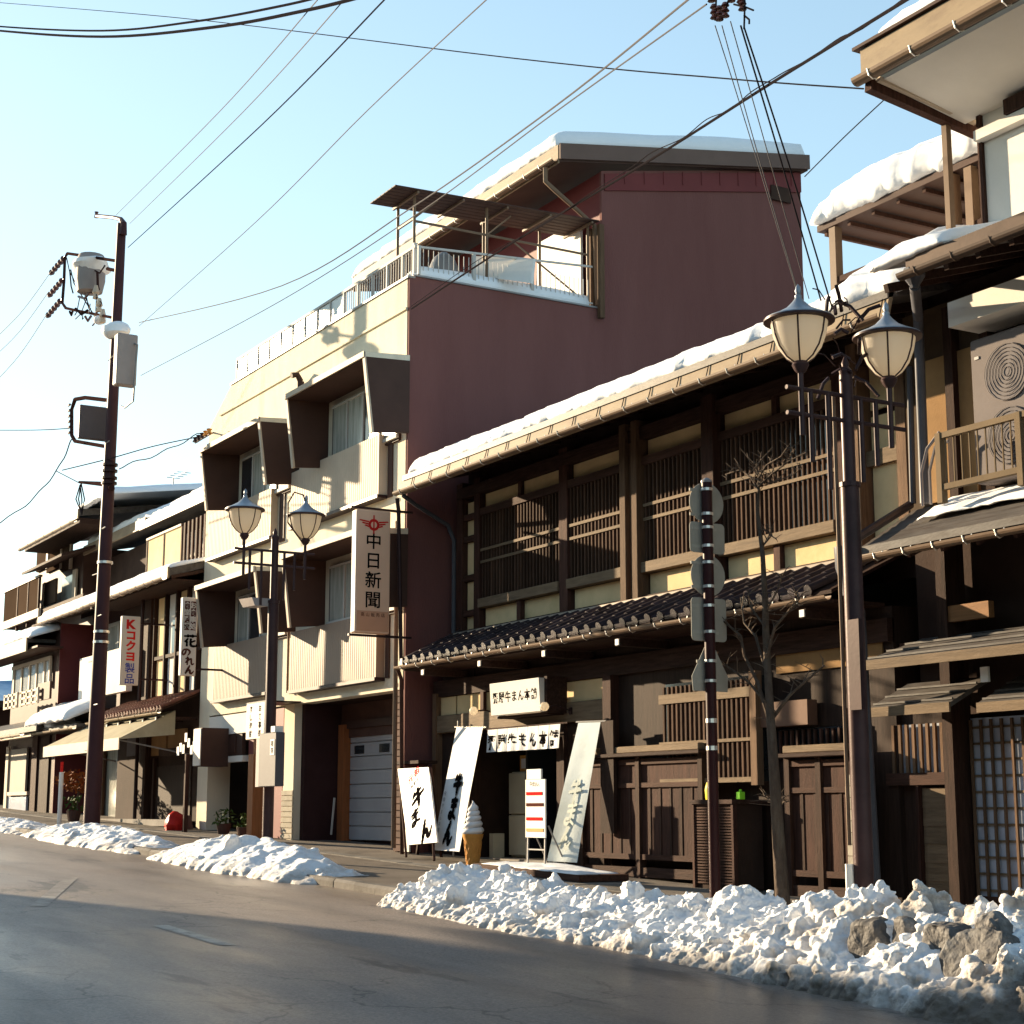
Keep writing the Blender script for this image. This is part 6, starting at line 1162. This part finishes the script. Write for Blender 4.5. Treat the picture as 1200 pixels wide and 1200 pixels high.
for i, (a, b, l) in enumerate((((136, 252), (372, 0), 'leftmost of the three wires rising from the utility pole top'), ((152, 262), (412, -10), 'middle of the three wires rising from the utility pole top'), ((150, 290), (455, -5), 'rightmost of the three wires rising from the utility pole top'))):
    wire(l, [(a[0], a[1], 9.5), ((a[0] + b[0]) / 2 + 3, (a[1] + b[1]) / 2 + 5, 7.5), (b[0], b[1], 6)], .006 if i != 2 else .008, wirel if i != 2 else wirem)
wire('faint wire climbing from the switch box across the pale sky', [(163, 382, 9.5), (300, 260, 8.5), (430, 130, 7.5), (575, -5, 6.5)], .006, wirel)
wire('upper of the two close wires climbing to the top right of the roof terrace', [(163, 378, 9.5), (330, 335, 9.2), (480, 245, 9), (650, 125, 8), (812, -5, 7)], .009, wirel)
wire('lower of the two close wires climbing to the top right of the roof terrace', [(165, 440, 9.5), (330, 352, 9.2), (490, 250, 9), (650, 132, 8), (828, 5, 7)], .007, wirel)
wire('thick service cable rising from the pale building to the top right', [(482, 362, 11), (600, 285, 10), (750, 195, 9), (900, 100, 8), (1070, -5, 7)], .013, wirem)
wire('looping thin cable wound round the thick service cable', [(482, 359, 11), (560, 305, 10.3), (640, 262, 9.7), (690, 228, 9.35), (740, 196, 9.05), (765, 178, 8.9), (800, 162, 8.68), (828, 140, 8.5), (855, 129, 8.3), (880, 108, 8.1), (905, 93, 7.95), (920, 84, 7.9), (950, 68, 7.7), (985, 44, 7.5), (1010, 34, 7.35), (1065, -6, 7)], .005, wirem, n=5)
for i, (a, b) in enumerate((((838, 30), (905, 230)), ((846, 30), (936, 345)), ((856, 25), (948, 350)), ((868, 30), (962, 352)), ((872, 32), (975, 360)))):
    wire(['leftmost drop cable from the insulators down to the tall lamp', 'second drop cable from the left between insulators and tall lamp', 'middle drop cable between insulators and tall lamp', 'fourth drop cable from the left between insulators and tall lamp', 'rightmost drop cable from the insulators to the tall lamp'][i],
         [(a[0], a[1], 7.6), ((a[0] + b[0]) / 2 - 2 + i, (a[1] + b[1]) / 2, 8.5), (b[0] if i else 935, b[1] if i else 345, 9.4)], .0045 if i < 3 else .0075, wirem if i > 2 else wirel)
o = T('insulator_cluster', 'cluster of brown insulators and clamps hanging at the top edge of the sky', 'insulators', P3(850, 0, 7.5).x, 7.5, P3(850, 0, 7.5).z)
for u, v in ((837, 22), (843, 24), (850, 20), (834, 2), (857, 2), (868, 3), (870, 12)):
    a = P3(u, v, 7.5); mb = MB()
    for k in range(3): mb.lathe(tuple(a + Vector((0, 0, k * .045))), [(0, 0), (.035, .005), (.02, .03), (0, .03)], 8)
    mb.build('insulator', porc, o)
for u0, v0, u1, v1 in ((858, -30, 846, 24), (868, -30, 872, 34), (835, -30, 838, 24), (860, 5, 883, 12), (872, 18, 878, 28)): MB().tube([P3(u0, v0, 7.5), P3((u0 + u1) / 2 + 3, (v0 + v1) / 2, 7.5), P3(u1, v1, 7.5)], .008, 5, False).build('clamp_wire', wirem, o)
MB().tube([P3(845, -30, 7.5), P3(852, -120, 6.5), P3(860, -400, 5)], .012, 5, False).build('support_strand', wirem, o)
wire('wire running left from the relay box of the utility pole', [(80, 502, 9.5), (40, 504, 9.3), (-40, 504, 9)], .010)
wire('drooping marker cable falling left below the relay box', [(84, 515, 9.5), (66, 552, 9.8), (30, 592, 10), (-20, 625, 10)], .014, wirem, wob=.03)
wire('short cable from the low bracket to the left eaves', [(66, 552, 9.8), (93, 566, 9.5)], .01)
wire('cable from the pale building corner to the utility pole', [(232, 512, 11.8), (180, 523, 11), (130, 537, 9.7), (73, 551, 9.8)], .012)
wire('dotted spiral cable just below the pole to building cable', [(234, 508, 11.8), (190, 530, 11), (140, 548, 9.7)], .012, wirel, wob=.03)
for i, (a, b) in enumerate((((60, 318), (-20, 410)), ((57, 342), (-20, 430)), ((55, 368), (-20, 462)))): wire(['top line wire leaving the strain insulators to the left edge', 'middle line wire leaving the strain insulators to the left edge', 'bottom line wire leaving the strain insulators to the left edge'][i], [(a[0], a[1], 9.5), ((a[0] + b[0]) / 2 + 3, (a[1] + b[1]) / 2 + 4, 9.3), (b[0], b[1], 9)], .008, wirel)
wire('stay wire from the right hand eave down towards the maroon wall', [(1035, 118, 12), (990, 160, 12.5), (943, 207, 13)], .007)
for u, v in ((229, 519), (234, 513), (238, 509), (244, 507)): pass
o = T('wall_insulators', 'row of small dark insulators at the upper left corner of the pale building', 'insulators', -34.6, 12.1, 7.5)
for i in range(5): a = P3(229 + i * 4, 518 - i * 2.5, 12.05); MB().lathe(tuple(a), [(0, 0), (.07, 0), (.04, .06), (.07, .1), (0, .12)], 8).build('insulator', darkmet if i < 3 else coneo, o)
MB().tube([P3(229, 519, 12.05), P3(246, 509, 12.05), P3(250, 507, 12.3)], .02, 5).build('rack', darkmet, o)
x, z = W(203, 560, 15); o = T('roof_antenna', 'thin television antenna on the snowy roof left of the pale building', 'antenna', x, 15, z - .5)
MB().bar((x, 15, z - .6), (x, 15, z), .03).build('mast', darkmet, o); MB().bar((x, 15, z), (x + 1.2, 15, z), .02).build('boom', darkmet, o)
for k in range(4): MB().bar((x + k * .3, 14.8, z), (x + k * .3, 15.2, z), .015).build('element', darkmet, o)
# ================================================================== OPPOSITE SIDE OF THE STREET (outside the picture; shades the road)
o = T('opposite_house', 'house across the street behind the camera with a long eave shading the road', 'house', -22, -6)
box('wall', dwall, o, -40.6, 12, -12, -3.6, -2, 5.95); MB().ex([(-41.3, -2.9, 6.15), (-41.3, -8, 7.9), (-41.3, -13, 6.15), (-41.3, -13, 5.95), (-41.3, -8, 7.7), (-41.3, -2.9, 5.95)], (54, 0, 0)).build('roof', metalroof, o)
o = T('opposite_house', 'low house across the street farther left, outside the picture', 'house', -60, -6)
box('wall', dwall, o, -94, -62, -12, -3.6, -1, 5.0); MB().ex([(-95, -2.9, 5.1), (-95, -8, 6.6), (-95, -13, 5.1), (-95, -13, 4.9), (-95, -8, 6.4), (-95, -2.9, 4.9)], (34, 0, 0)).build('roof', metalroof, o)
